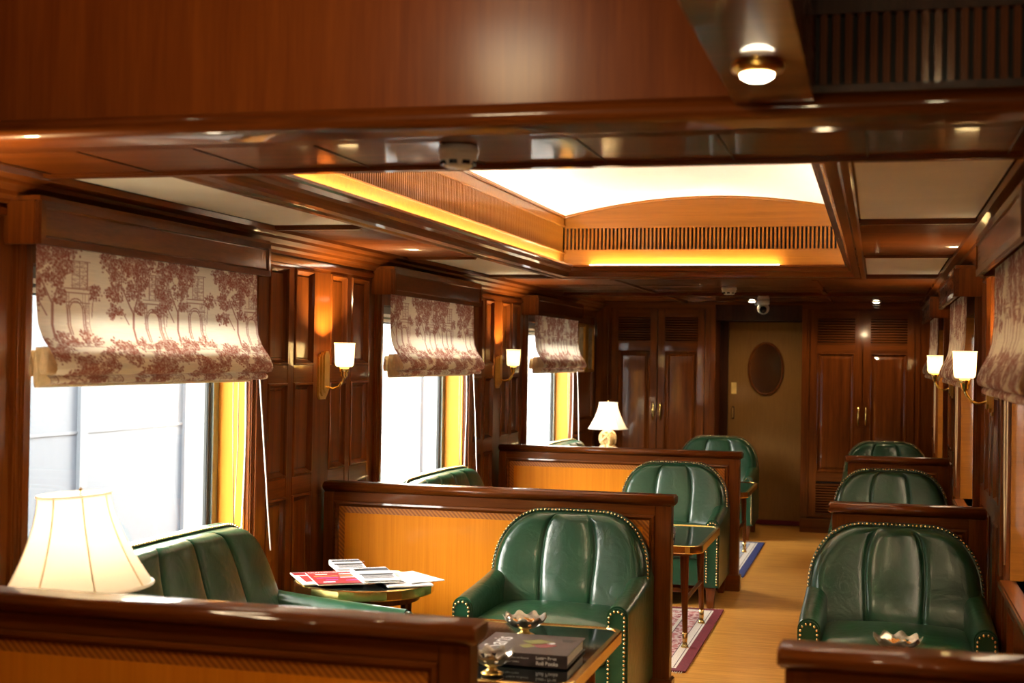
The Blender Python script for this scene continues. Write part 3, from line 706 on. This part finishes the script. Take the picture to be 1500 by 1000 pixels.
m2 = empty('magazine', (-2.262, 5.372, zt), RZ+.03); tag(m2, 'red and white magazine tucked under the red one at the table edge', 'magazine')
flat('pages', .20, .30, .005, 'pages', m2); flat('cover', .202, .304, .001, 'paper', m2, (0, 0, .005)); flat('cover_band', .19, .07, .0005, 'red', m2, (0, .11, .006)); flat('cover_band', .04, .16, .0005, 'red', m2, (-.06, -.02, .006))
def newspaper(x, y, z, rz, w, d, label):
    n = empty('newspaper', (x, y, z), rz); tag(n, label, 'newspaper', 'folded newspapers on the round table'); p = []
    for i in range(9):
        a = -HPI+math.pi*i/8; p.append((d/2-.012+.012*math.cos(a), .012+.012*math.sin(a)))
    prof = [(-d/2, 0)] + p + [(0, .022), (-d/2, .012), (-d/2, .008), (d/2-.03, .016), (d/2-.03, .006), (-d/2, .004)]
    MB().prism(prof, 'x', -w/2, w/2, False).build('fold', 'paper', n)
    sl_ = math.atan2(.010, d/2)
    def on(y): return .0245 if y > d/2-.012 else (.022+.002*(y/(d/2-.012)) if y > 0 else .022+.010*y/(d/2))
    def strip(name, y0, y1, mat, e=.0006, w_=w-.004):
        v = [(sx*w_/2, yy, on(yy)+e+q) for q in (0, .0004) for yy in (y0, y1) for sx in (-1, 1)]
        MB().add(v, [(4, 5, 7, 6), (0, 2, 3, 1), (0, 1, 5, 4), (2, 6, 7, 3), (0, 4, 6, 2), (1, 3, 7, 5)]).build(name, mat, n)
    strip('photo_block', -d*.16, d/2-.045, 'ink')
    for k in range(4): strip('text_line', -d*.2-.017*k, -d*.2+.009-.017*k, 'greyp', .0006, w-.02)
    text_mesh('weekly news', .026, 'paper', n, FL(-w/2+.008, .004, .0245), bold=.0005); text_mesh('THE STATES', .021, 'ink', n, FL(-w/2+.008, d/2-.036, .0248), bold=.0005)
    return n
newspaper(-2.232, 5.603, zt+.0155, RZ, .13, .20, 'rolled newspaper with dark block at the back of the round table')
newspaper(-2.028, 5.395, zt+.0155, RZ, .15, .28, 'folded newspaper with grey block lying between the red magazine and white sheets')
def sheets(x, y, z, rz, w, d, h, label):
    pm = MB(); n = 8; k = n+1
    v = [(-w/2+w*a/n, -d/2+d*b/n, h+.0015*math.sin(a*.9)) for b in range(n+1) for a in range(n+1)]; v2 = [(p[0], p[1], 0) for p in v]
    pm.add(v, [(b*k+a, b*k+a+1, (b+1)*k+a+1, (b+1)*k+a) for b in range(n) for a in range(n)]); pm.add(v2, [(b*k+a, (b+1)*k+a, (b+1)*k+a+1, b*k+a+1) for b in range(n) for a in range(n)])
    bd = [a for a in range(n)] + [b*k+n for b in range(n)] + [n*k+n-a for a in range(n)] + [(n-b)*k for b in range(n)]
    vv = [v[q] for q in bd] + [v2[q] for q in bd]; q = len(bd); pm.add(vv, [(j, q+j, q+(j+1) % q, (j+1) % q) for j in range(q)])
    tag(pm.build('paper_sheets', 'paper', None, (x, y, z), rz), label, 'papers', 'white sheets on the round table')
sheets(-1.935, 5.465, zt, RZ, .19, .36, .006, 'thick white paper stack on the right side of the round table')
sheets(-1.895, 5.49, zt+.0085, RZ+.28, .16, .27, .003, 'topmost white sheet sticking out over the rim of the round table')
# thick book
bk = empty('book', (-1.105, 4.415, .560), math.radians(1)); tag(bk, 'thick dark coffee table book with white lettering on its spine', 'book')
bw, bd_, bh = .315, .30, .042
flat('page_block', bw-.012, bd_-.012, bh-.008, 'pages', bk, (-.002, .003, .004)); flat('back_cover', bw, bd_, .004, 'bookc', bk, (0, 0, 0), 0, .001)
flat('front_cover', bw, bd_, .004, 'bookc', bk, (0, 0, bh-.004), 0, .001); MB().box(-bw/2, bw/2, -bd_/2-.003, -bd_/2+.004, 0, bh).build('spine', 'bookc', bk, bevel=.0015)
SPN = Matrix.Translation((0, -bd_/2-.0035, 0)) @ Matrix.Rotation(HPI, 4, 'X')
text_mesh('Lustre Press', .0135, 'paper', bk, SPN @ Matrix.Translation((.055, .026, 0)), bold=.0004); text_mesh('Roli Books', .0165, 'paper', bk, SPN @ Matrix.Translation((.055, .008, 0)), bold=.0007)
text_mesh('Saris of India - Tradition and Beyond', .0085, 'paper', bk, SPN @ Matrix.Translation((-.095, .025, 0))); text_mesh('Rta Kapur Chishti', .0085, 'paper', bk, SPN @ Matrix.Translation((-.062, .012, 0)))
text_mesh('Saris', .095, 'paper', bk, FL(-.075, -.10, bh+.0006, HPI), shear=.25)
for x, y, w, d, mt in ((.02, .03, .10, .07, 'olive'), (.05, -.02, .08, .06, 'crimson'), (.0, -.04, .05, .05, 'olive'), (.065, .02, .03, .03, 'paper')):
    e = MB().prism([(w/2*math.cos(t)*(1+.2*math.sin(3*t)), d/2*math.sin(t)*(1+.2*math.cos(4*t))) for t in [i*2*math.pi/20 for i in range(20)]], 'z', 0, .0005).build('cover_print', mt, bk, (x, y, bh))
for k in range(3): flat('subtitle_line', .05-.008*k, .006, .0004, 'greyp', bk, (.115, .09-.014*k, bh))
b2 = empty('book', (-1.20, 7.66, .568), .12); tag(b2, 'small dark book on the second coffee table by the red rug', 'book')
flat('page_block', .21, .27, .022, 'pages', b2, (0, 0, .003)); flat('cover', .22, .28, .003, 'bookc', b2, (0, 0, .025)); flat('cover', .22, .28, .003, 'bookc', b2); MB().box(-.11, -.107, -.14, .14, 0, .028).build('spine', 'bookc', b2)

# ------------------------------------------------------------------ bowls
def bowl(x, y, z, R, label, fill=True):
    b = empty('pedestal_bowl', (x, y, z)); tag(b, label, 'bowl', 'scalloped metal bowls on the tables')
    MB().lathe([(.001, 0), (.034, 0), (.036, .004), (.026, .009), (.017, .014), (.014, .022), (.020, .028), (.001, .028)], 20).build('foot', 'abrass', b)
    def sc(p, a, r, q):
        t = max(0, (q-.03)/.04); return Vector((p.x*(1+.05*t*math.cos(9*a)), p.y*(1+.05*t*math.cos(9*a)), p.z+.008*t*t*math.cos(9*a)))
    bw_ = MB(); pr = [(.018, .026), (.034, .030), (R*.70, .040), (R*.90, .055), (R, .070), (R*.985, .070), (R*.87, .056), (R*.66, .043), (.03, .034), (.001, .033)]
    n = 54; v = []
    for r, q in pr:
        for k in range(n): a = k*2*math.pi/n; v.append(sc(Vector((r*math.cos(a), r*math.sin(a), q)), a, r, q))
    fs = []
    for i in range(len(pr)-1):
        for k in range(n):
            if i in (2, 6) and k % 6 in (2, 3): continue          # pierced openings
            fs.append((i*n+k, i*n+(k+1) % n, (i+1)*n+(k+1) % n, (i+1)*n+k))
    bw_.add(v, fs, True); bw_.build('bowl', 'silver', b)
    if fill:
        f = MB(); rnd = random.Random(3)
        for i in range(46):
            a = rnd.random()*6.28; q = (R*.62)*math.sqrt(rnd.random()); f.blob((q*math.cos(a), q*math.sin(a), .042+.012*rnd.random()), .007, 6, 4, .7)
        tag(f.build('nuts', 'nuts', b), kind='stuff')
bowl(-1.205, 4.735, .560, .078, 'scalloped silver bowl of nuts behind the thick book')
bowl(-1.155, 4.13, .560, .068, 'small scalloped bowl on brass foot in front of the thick book', False)
bowl(.075, 4.80, .560, .080, 'scalloped bowl of nuts peeking over the bottom right partition')

# ------------------------------------------------------------------ rugs
def rug(x0, x1, y0, y1, mb, mf, label):
    r = empty('rug', ((x0+x1)/2, (y0+y1)/2, 0)); tag(r, label, 'rug', 'oriental rugs along the aisle'); hx, hy = (x1-x0)/2, (y1-y0)/2
    def ring(name, i0, i1, z, mat):
        m = MB()
        for a, b, c, d in ((-hx+i0, hx-i0, -hy+i0, -hy+i1), (-hx+i0, hx-i0, hy-i1, hy-i0), (-hx+i0, -hx+i1, -hy+i1, hy-i1), (hx-i1, hx-i0, -hy+i1, hy-i1)): m.box(a, b, c, d, 0, z)
        m.build(name, mat, r)
    ring('border', 0, .055, .008, mb); ring('guard_stripe', .055, .067, .0075, 'wool'); ring('line', .067, .072, .0075, 'charc'); ring('guard_stripe', .072, .11, .0075, 'wool'); ring('line', .11, .115, .0075, 'charc')
    ring('inner_border', .115, .20, .0075, mf); ring('line', .20, .206, .0075, 'charc'); ring('guard_stripe', .206, .225, .0075, 'wool')
    MB().box(-hx+.225, hx-.225, -hy+.225, hy-.225, 0, .0075).build('field', mf, r)
    f = MB(); rnd = random.Random(5)
    for i in range(int(2*hx/.012)):
        for s in (-1, 1):
            x = -hx+.006+.012*i; f.tube([(x, s*hy, .004), (x+rnd.uniform(-.01, .01), s*(hy+.035), .003)], .0022, 4)
    tag(f.build('fringe', 'wool', r), kind='stuff')
rug(-1.72, -.905, 6.80, 8.56, 'maroon', 'rugred', 'oriental rug with maroon border under the second coffee table')
rug(-1.72, -.915, 9.92, 11.86, 'navy', 'rugblue', 'grey and navy bordered rug beyond the far partition')

# ------------------------------------------------------------------ wall lamps
def sconce(X, y, sg, label, power=30):
    if sg < 0: power = 13
    r = empty('wall_lamp', (X, y, 1.45)); tag(r, label, 'wall lamp', 'brass wall lamps with opal glass'); r.rotation_euler = (0, 0, HPI if sg > 0 else -HPI)
    # local: facing -y, wall at y=0
    m = MB()
    for i, (hw, z0, z1) in enumerate(((.052, -.115, .105), (.042, -.10, .112), (.030, -.085, .118))):
        pr = [(-hw, z0+.02), (-hw+.02, z0), (hw-.02, z0), (hw, z0+.02), (hw, z1-.02), (hw-.012, z1), (-hw+.012, z1), (-hw, z1-.02)]
        m.prism(pr, 'y', -.010*(i+1), -.010*i)
    m.build('backplate', 'abrass', r)
    MB().tube([(0, -.028, -.055), (0, -.06, -.065), (0, -.09, -.055), (0, -.112, -.025), (0, -.118, .0)], .0065, 8).build('arm', 'brass', r)
    MB().lathe([(.008, -.012), (.012, -.004), (.018, 0), (.018, .018), (.023, .020), (.023, .042), (.012, .044)], 16, (0, -.118, 0)).build('socket_cup', 'brass', r)
    MB().lathe([(.001, .044), (.036, .044), (.043, .050), (.046, .062), (.048, .11), (.0495, .150), (.053, .160), (.050, .160), (.0465, .15), (.043, .065), (.034, .05), (.001, .05)], 24, (0, -.118, 0)).build('glass_shade', 'sconce', r)
    lamp('lamp_light', (0, -.118, .118), power, (1.0, .76, .42), .022, r)
for i, nm in enumerate(('', 'brass wall lamp with lit opal shade between the two nearest left windows', 'smaller distant wall lamp on the left wall between the second and third windows')):
    if i: sconce(XL-.001, YP[i]-.005, 1, nm)
sconce(XL-.001, YP[0]-.005, 1, 'wall lamp on the left wall just outside the left edge of the view')
sconce(XR+.001, YP[1]-.005, -1, 'larger of the two lit wall lamps on the right wall')
sconce(XR+.001, YP[2]-.005, -1, 'smaller farther lit wall lamp on the right wall')

# ------------------------------------------------------------------ table lamps
def table_lamp(x, y, z, rb, rt_, hs, zs, label, tilt, power):
    r = empty('table_lamp', (x, y, z+.002)); tag(r, label, 'table lamp', 'cream table lamps with rope-knot bases')
    b = MB(); 
    b.lathe([(.001, 0), (.07, 0), (.07, .012), (.001, .012)], 20); b.build('base_disc', 'mah_z', r)
    R0 = zs*.26
    def knot(zc, R, seed):
        m = MB(); rnd = random.Random(seed)
        m.blob((0, 0, zc), R*.93, 14, 9)
        for i in range(9):
            ax = Vector((rnd.uniform(-1, 1), rnd.uniform(-1, 1), rnd.uniform(-1, 1))).normalized(); u = ax.orthogonal().normalized(); w = ax.cross(u); o = ax*R*rnd.uniform(-.55, .55); rr = math.sqrt(max(1e-5, R*R*.96-o.length_squared))
            m.tube([Vector((0, 0, zc))+o+(u*math.cos(t)+w*math.sin(t))*rr for t in [k*2*math.pi/22 for k in range(23)]], R*.17, 6, False)
        m.build('rope_knot', 'rope', r)
    knot(.016+R0*1.15, R0, 1); knot(.012+R0*2.75, R0*.80, 4)
    T = tilt
    MB().lathe([(.008, .012+R0*3.4), (.008, zs+hs*.45), (.001, zs+hs*.45)], 10).build('stem', 'brass', r)
    prof = []
    for i in range(13):
        t = i/12; prof.append((rt_+(rb-rt_)*((1-t)**1.55), hs*t))
    sh2 = MB(); sc = lambda p, a, rr, q: Vector((p.x*(1-.012*abs(math.sin(4*a))), p.y*(1-.012*abs(math.sin(4*a))), p.z))
    sh2.lathe(prof, 64, (0, 0, zs), T, sc); sh2.lathe([(q[0]-.003, q[1]) for q in prof][::-1], 64, (0, 0, zs), T, sc)
    so = sh2.build('lamp_shade', 'shade', r)
    for rr, q in ((rb, 0), (rt_, hs)):
        m = MB(); m.tube([(T @ Vector((rr*math.cos(t), rr*math.sin(t), q)))+Vector((0, 0, zs)) for t in [k*2*math.pi/40 for k in range(41)]], .0045, 6, False); m.build('shade_trim', 'shade', so)
    m = MB()
    for k in range(8):
        a = k*2*math.pi/8; m.tube([(T @ Vector((q[0]*math.cos(a), q[0]*math.sin(a), q[1])))+Vector((0, 0, zs)) for q in prof], .0022, 5)
    m.build('shade_seam', 'lining', so)
    MB().lathe([(.001, -.01), (.004, -.008), (.007, 0), (.003, .008), (.006, .014), (.001, .02)], 10, (0, 0, zs+hs)).build('finial', 'brass', r)
    lamp('lamp_light', (0, 0, zs+hs*.62), power, (1.0, .82, .58), .035, r)
ax = Matrix.Rotation(math.radians(-4.0), 4, Vector((math.sin(-YAW), math.cos(-YAW), 0)))
table_lamp(-2.16, 3.40, TZ, .203, .100, .262, .283, 'large cream pleated table lamp in the bottom left foreground', ax.to_3x3(), 5.5)
table_lamp(-2.27, 11.75, TZ, .172, .080, .225, .345, 'small distant cream table lamp with rope-knot base above the far partition', Matrix.Identity(3), 5)

# ------------------------------------------------------------------ pelmets and roman blinds
def pelmet(left, k, label):
    X = XL if left else XR; sg = 1 if left else -1; y0, y1 = 3.645+PIT*k, 5.275+PIT*k
    p = empty('pelmet', (X, (y0+y1)/2, 1.875), HPI if left else -HPI); tag(p, label, 'pelmet', 'mahogany window pelmets'); h = .135; L = y1-y0; D = .128
    MB().box(-L/2, L/2, -D, -D+.018, 0, h).build('front_board', 'pelm', p, bevel=.003)
    MB().ring_panel(L-.0, h, [(0, .0), (.0, .006), (.022, .008), (.026, .002), (.03, .001)], -L/2, 0).build('face_moulding', 'pelm', p, (0, -D, 0))
    for s in (-1, 1): MB().box(min(s*L/2, s*(L/2-.018)), max(s*L/2, s*(L/2-.018)), -D+.018, 0, 0, h).build('end_board', 'mah_z', p, bevel=.003)
    MB().box(-L/2, L/2, -D, 0, h, h+.014).build('top_board', 'mah_x', p)
for k in range(3):
    pelmet(True, k, ['mahogany pelmet over the nearest left window', 'mahogany pelmet over the second left window', 'mahogany pelmet over the farthest left window'][k])
    pelmet(False, k, ['mahogany pelmet at the right edge over the nearest right window', 'mahogany pelmet over the second window on the right wall', 'small dark pelmet over the farthest right window'][k])

def toile_canvas(nu, nv, width, height, seed):
    """printed motif: leafy trees, ruined arch with tower, ground foliage; returns ink density 0..1"""
    rnd = np.random.RandomState(seed); C = np.zeros((nv, nu), np.float32)
    U, V = np.meshgrid(np.linspace(0, width, nu), np.linspace(0, height, nv))      # V downwards from the top
    def dot(x, y, rx, ry, a):
        i0, i1 = int((x-rx*1.5)/width*nu), int((x+rx*1.5)/width*nu)+2; j0, j1 = int((y-ry*1.5)/height*nv), int((y+ry*1.5)/height*nv)+2
        i0, j0 = max(0, i0), max(0, j0)
        if i0 >= nu or j0 >= nv or i1 <= 0 or j1 <= 0: return
        s = (slice(j0, min(nv, j1)), slice(i0, min(nu, i1))); d = ((U[s]-x)/rx)**2+((V[s]-y)/ry)**2
        C[s] = np.maximum(C[s], a*np.clip(1.6-1.3*d, 0, 1))
    def line(x0, y0, x1, y1, r, a):
        n = max(2, int(math.hypot(x1-x0, y1-y0)/(r*.8)))
        for t in np.linspace(0, 1, n): dot(x0+(x1-x0)*t, y0+(y1-y0)*t, r, r, a)
    def foliage(cx, cy, R, n):
        for _ in range(n):
            a = rnd.rand()*6.283; q = R*math.sqrt(rnd.rand()); bx, by = cx+q*math.cos(a), cy+.85*q*math.sin(a)
            for _ in range(5): dot(bx+rnd.randn()*.0055, by+rnd.randn()*.0045, .0026+.002*rnd.rand(), .0024+.002*rnd.rand(), .4+.55*rnd.rand())
    def motif(x, y, m):
        g = lambda q: x+m*q
        line(g(.0), y+.26, g(.008), y+.17, .0045, .8); line(g(.008), y+.17, g(-.03), y+.10, .003, .75); line(g(.008), y+.17, g(.035), y+.09, .003, .75); line(g(-.012), y+.2, g(-.04), y+.15, .0025, .7)
        for cx, cy, R, n in ((-.045, .05, .036, 66), (.0, .025, .038, 72), (.04, .06, .034, 58), (-.055, .11, .030, 46), (.015, .10, .032, 44), (-.06, .165, .024, 26), (.06, .02, .028, 34), (.03, .15, .02, 20)): foliage(g(cx), y+cy, R, n)
        # tower and arch
        for q in range(150):
            tx, ty = rnd.rand(), rnd.rand()
            if ty < .42: dot(g(.068+.049*tx), y+.05+.18*ty, .003+.003*rnd.rand(), .0022, .25+.35*rnd.rand())
            else:
                xx = .048+.076*tx
                if abs(xx-.08) > .026: dot(g(xx), y+.05+.345*(ty-.0)*.58, .0028+.002*rnd.rand(), .003, .2+.35*rnd.rand())
        for q in range(7): line(g(.07), y+.055+.011*q, g(.115), y+.055+.011*q, .0012, .5)
        for xx in (.068, .092, .117): line(g(xx), y+.05, g(xx), y+.125, .0016, .75)
        for yy in (.05, .125, .136, .162): line(g(.045), y+yy, g(.125), y+yy, .0017, .7)
        for xx in (.05, .058, .102, .110, .122): line(g(xx), y+.136, g(xx), y+.25, .0016, .65)
        for t in np.linspace(0, math.pi, 26):
            for R in (.021, .027): dot(g(.08+R*math.cos(t)), y+.185-R*1.25*math.sin(t), .0022, .0022, .75)
        for xx in (.053, .059, .101, .107): line(g(xx), y+.185, g(xx), y+.25, .002, .7)
        for q in range(5): line(g(.104), y+.17+.017*q, g(.121), y+.17+.017*q, .001, .45)
        foliage(g(.14), y+.13, .024, 22); line(g(.14), y+.13, g(.13), y+.2, .002, .6)
        for cx, cy, R, n in ((.02, .265, .022, 20), (.06, .272, .016, 14), (.10, .26, .022, 20), (.135, .268, .015, 10), (-.04, .27, .018, 14)): foliage(g(cx), y+cy, R, n)
        for q in range(6): line(g(.015+.02*q), y+.285, g(.045+.02*q), y+.288, .0015, .5)
    per = .442
    for c in range(-1, int(width/per)+2):
        motif(c*per+.04, 0, 1); motif(c*per+.307, .014, 1); motif(c*per+.12, .335, 1); motif(c*per+.35, .33, 1)
        for q, (a, b, n) in enumerate(((.02, .31, 40), (.10, .335, 34), (.19, .315, 30), (.27, .32, 40), (.36, .33, 34), (.42, .30, 30), (.06, .30, 24), (.23, .29, 24), (.225, .04, 26), (.235, .01, 22))): foliage(c*per+a, b, .030, n)
    return np.clip(C, 0, 1)
def blind(left, k, nu, nv, label):
    X = XL if left else XR; sg = 1 if left else -1; y0, y1 = 3.67+PIT*k, 5.215+PIT*k; xb = .105       # distance from the wall
    r = empty('roman_blind', (X, (y0+y1)/2, 1.46)); tag(r, label, 'blind', 'toile-printed roman blinds')
    # fabric section (distance from wall, height)
    key = [(.100, 1.90), (.101, 1.80), (.103, 1.70), (.110, 1.63), (.128, 1.585), (.158, 1.545), (.176, 1.512), (.180, 1.492), (.172, 1.477), (.150, 1.472), (.140, 1.474), (.150, 1.468), (.158, 1.458), (.154, 1.448), (.135, 1.444)]
    kp = np.array(key)*np.array([1 if left else .72, 1]); seg = np.r_[0, np.cumsum(np.hypot(*np.diff(kp, axis=0).T))]
    tt = np.linspace(0, seg[-1], nv); d = np.interp(tt, seg, kp[:, 0]); z = np.interp(tt, seg, kp[:, 1])
    for _ in range(max(1, nv//60)):
        d[1:-1] = (d[:-2]+2*d[1:-1]+d[2:])/4; z[1:-1] = (z[:-2]+2*z[1:-1]+z[2:])/4
    u = np.linspace(y0, y1, nu); wav = .003*np.sin(u*9.0+k)+.002*np.sin(u*23)
    Xg = sg*(d[:, None]+wav[None, :]*np.clip((1.75-z)/.2, 0, 1)[:, None]); Yg = np.repeat(u[None, :]-(y0+y1)/2, nv, 0); Zg = np.repeat(z[:, None]-1.46, nu, 1)
    co = np.stack([Xg, Yg, Zg], -1).reshape(-1, 3)
    idx = np.arange(nu*nv).reshape(nv, nu); q = np.stack([idx[:-1, :-1], idx[:-1, 1:], idx[1:, 1:], idx[1:, :-1]], -1).reshape(-1, 4)
    me = bpy.data.meshes.new('fabric'); me.from_pydata(co.tolist(), [], q.tolist()); me.polygons.foreach_set('use_smooth', [True]*len(q))
    C = toile_canvas(nu, nv, (y1-y0)/1.8, seg[-1]/1.2, 11+k); at = me.attributes.new('print', 'FLOAT', 'POINT'); at.data.foreach_set('value', C.reshape(-1).astype(np.float32))
    me.materials.append(mats['toile']); me.update(); inst('fabric', me, r)
    # stacked folds behind the front, seen end-on as teardrops
    for q_, (dc, zt_, zb_, w) in enumerate(((.050, 1.550, 1.468, .012), (.084, 1.560, 1.434, .011), (.120, 1.562, 1.476, .014))):
        if not left:
            if q_ == 0: continue
            dc, w = dc*.72, w*.7
        pr = []
        for i in range(16):
            a = i*2*math.pi/16; t = (1-math.cos(a))/2; pr.append((sg*(dc+w*math.sin(a)*(t**.9)), zt_+(zb_-zt_)*t-1.46))
        MB().prism(pr, 'y', y0+(.06, .032, .012)[q_]-(y0+y1)/2, y1-.01-(y0+y1)/2, True).build('fold', 'lining', r)
    yc = (y0+y1)/2
    for dx, yy, zb_ in () if not left else ((.06, y1-.01-yc, .80), (.075, y1+.085-yc, .70)):
        pts = [(sg*(dx+.006*math.sin(t*4)), yy+(.16 if dx > .07 else .0)*t**1.4, 1.54-1.46-(1.54-zb_)*t) for t in [i/10 for i in range(11)]]
        MB().tube(pts, .0035, 6).build('pull_cord', 'cord', r)
    MB().tube([(sg*.03, y1-.06-yc, .1), (sg*.028, y1-.045-yc, -.3), (sg*.03, y1-.03-yc, -.62), (sg*.035, y1-.015-yc, -.3), (sg*.035, y1-.02-yc, .1)], .003, 6).build('bead_chain', 'bead', r)
for k in range(3):
    nu, nv = ((430, 230), (240, 150), (150, 110))[k]
    blind(True, k, nu, nv, ['red toile roman blind on the nearest left window', 'red toile roman blind on the second left window', 'toile roman blind on the farthest left window beside two pictures'][k])
    blind(False, k, (260, 150, 120)[k], (150, 120, 100)[k], ['pink toile blind at the right edge of the photo', 'toile blind on the second right window behind the larger lit lamp', 'toile blind on the farthest right window behind the smaller lit lamp'][k])

# ------------------------------------------------------------------ pictures, detectors, camera, downlights
for y, lb in ((12.06, 'gilt framed picture nearer the blind on the far left wall'), (12.46, 'gilt framed picture nearer the cupboard on the far left wall')):
    p = empty('framed_picture', (XL, y, 1.65), HPI); tag(p, lb, 'picture', 'two gilt framed pictures'); w, h = .30, .44
    MB().ring_panel(w, h, [(0, 0), (0, .022), (.012, .026), (.03, .014), (.034, .008)], -w/2, -h/2).build('frame', 'gilt', p)
    MB().box(-w/2+.034, w/2-.034, -.0095, -.006, -h/2+.034, h/2-.034).build('print', 'picture', p)
def detector(x, y, z, R, label):
    r = empty('smoke_detector', (x, y, z)); tag(r, label, 'detector', 'white ceiling smoke detectors')
    MB().lathe([(.001, 0), (R*.95, 0), (R, -.012), (R, -.022), (.001, -.022)], 24).build('base', 'white', r)
    MB().lathe([(R*.92, -.022), (R*.92, -.034), (R*.72, -.052), (R*.6, -.056), (.001, -.056)], 24).build('sensor_cap', 'white', r)
    for k in range(8):
        a = k*math.pi/4; MB().box(-.010, .010, -.004, .004, -.005, .005).build('slot', 'black', r, (R*.80*math.cos(a), R*.80*math.sin(a), -.045), a+HPI)
detector(-1.04, 3.32, ZC-.002, .052, 'white smoke detector on the near cross beam')
detector(-1.05, 9.98, ZC, .055, 'small white smoke detector on the far soffit')
cc = empty('security_camera', (-.985, 12.25, ZC)); tag(cc, 'small white dome security camera above the end door', 'camera')
MB().lathe([(.001, 0), (.052, 0), (.052, -.03), (.045, -.034), (.001, -.034)], 20).build('mount', 'white', cc)
MB().blob((0, 0, -.068), .052, 18, 10).build('body', 'white', cc)
MB().blob((0, -.026, -.076), .036, 14, 8).build('lens', 'black', cc)
def downlight(x, y, z, R, label, mat, drop, power, spot=False):
    r = empty('downlight', (x, y, z)); tag(r, label, 'light', 'ceiling downlights')
    MB().lathe([(R*1.5, 0), (R*1.55, -drop*.25), (R*1.45, -drop*.45), (R*1.08, -drop*.6), (R, -drop*.6), (R, -drop*.2)], 24).build('housing', 'abrass', r)
    MB().lathe([(R, -drop*.5), (R*.95, -drop*.75), (R*.6, -drop*.95), (.001, -drop)], 24).build('lens', mat, r)
    if power: lamp('lamp_light', (0, 0, -drop*1.25-.03), power, (1, .74, .42), .03, r, *(('SPOT', math.radians(165)) if spot else ()))
downlight(-.232, 2.66, 2.125, .033, 'lit brass downlight on the near ceiling strip', 'bulb', .035, 6, True)
for i in range(1): downlight(-.232, 1.35-1.31*i, 2.125, .033, ['downlight on the ceiling strip just above the viewer', 'downlight on the ceiling strip behind the viewer'][i], 'bulb', .035, 6)
downlight(.22, .3, 2.62, .033, 'added unseen fill light for the grille in the right ceiling recess', 'bulb', .035, 11)  # added fill light, brightens the near grille; no known fitting here
downlight(-1.09, 12.30, ZC, .028, 'tiny lit downlight beside the security camera', 'bulb2', .012, 9, True)
downlight(-.02, 12.30, ZC, .028, 'tiny lit downlight over the right cupboard', 'bulb2', .012, 9, True)

cl = empty('ceiling_lamp', (-1.14, 2.03, 2.62)); tag(cl, 'round opal ceiling lamp in the recess above the viewer', 'ceiling lamp')
MB().lathe([(.001, 0), (.15, 0), (.155, -.02), (.14, -.03), (.001, -.03)], 28).build('rim', 'abrass', cl)
MB().lathe([(.14, -.03), (.13, -.06), (.09, -.09), (.04, -.102), (.001, -.105)], 28).build('diffuser', 'bulb2', cl)
lamp('lamp_light', (0, 0, -.15), 14, (1, .72, .40), .12, cl)

# ------------------------------------------------------------------ neighbouring train
tr = empty('neighbouring_carriage', (-5.6, 8, -1.3)); tag(tr, 'pale overexposed train carriage standing outside the left windows', 'train')
MB().box(-2.8, 0, -22, 22, .9, 3.7).build('body', 'train', tr)
MB().box(-.01, .008, -22, 22, 2.25, 2.268).build('waist_band', 'trainw', tr)
rib = MB().box(0, .03, -.05, .05, .9, 3.7).mesh('rib', 'trainw')
for i in range(16): inst('rib', rib, tr, (0, -14.7+1.55*i, 0))
MB().box(-2.7, -.1, -22, 22, .2, .9).build('underframe', 'roofm', tr)

pt = empty('sky_blocker', (1.75, 6, -1.3)); tag(pt, 'added unseen wall blocking sky light outside the right windows', 'wall')  # added unseen wall, cuts the daylight entering the right windows
MB().box(0, .3, -14, 16, 0, 9.0).build('blocker_slab', 'blocker', pt); MB().box(-.12, .42, -14, 16, 9.0, 9.15).build('blocker_cap', 'blocker', pt)
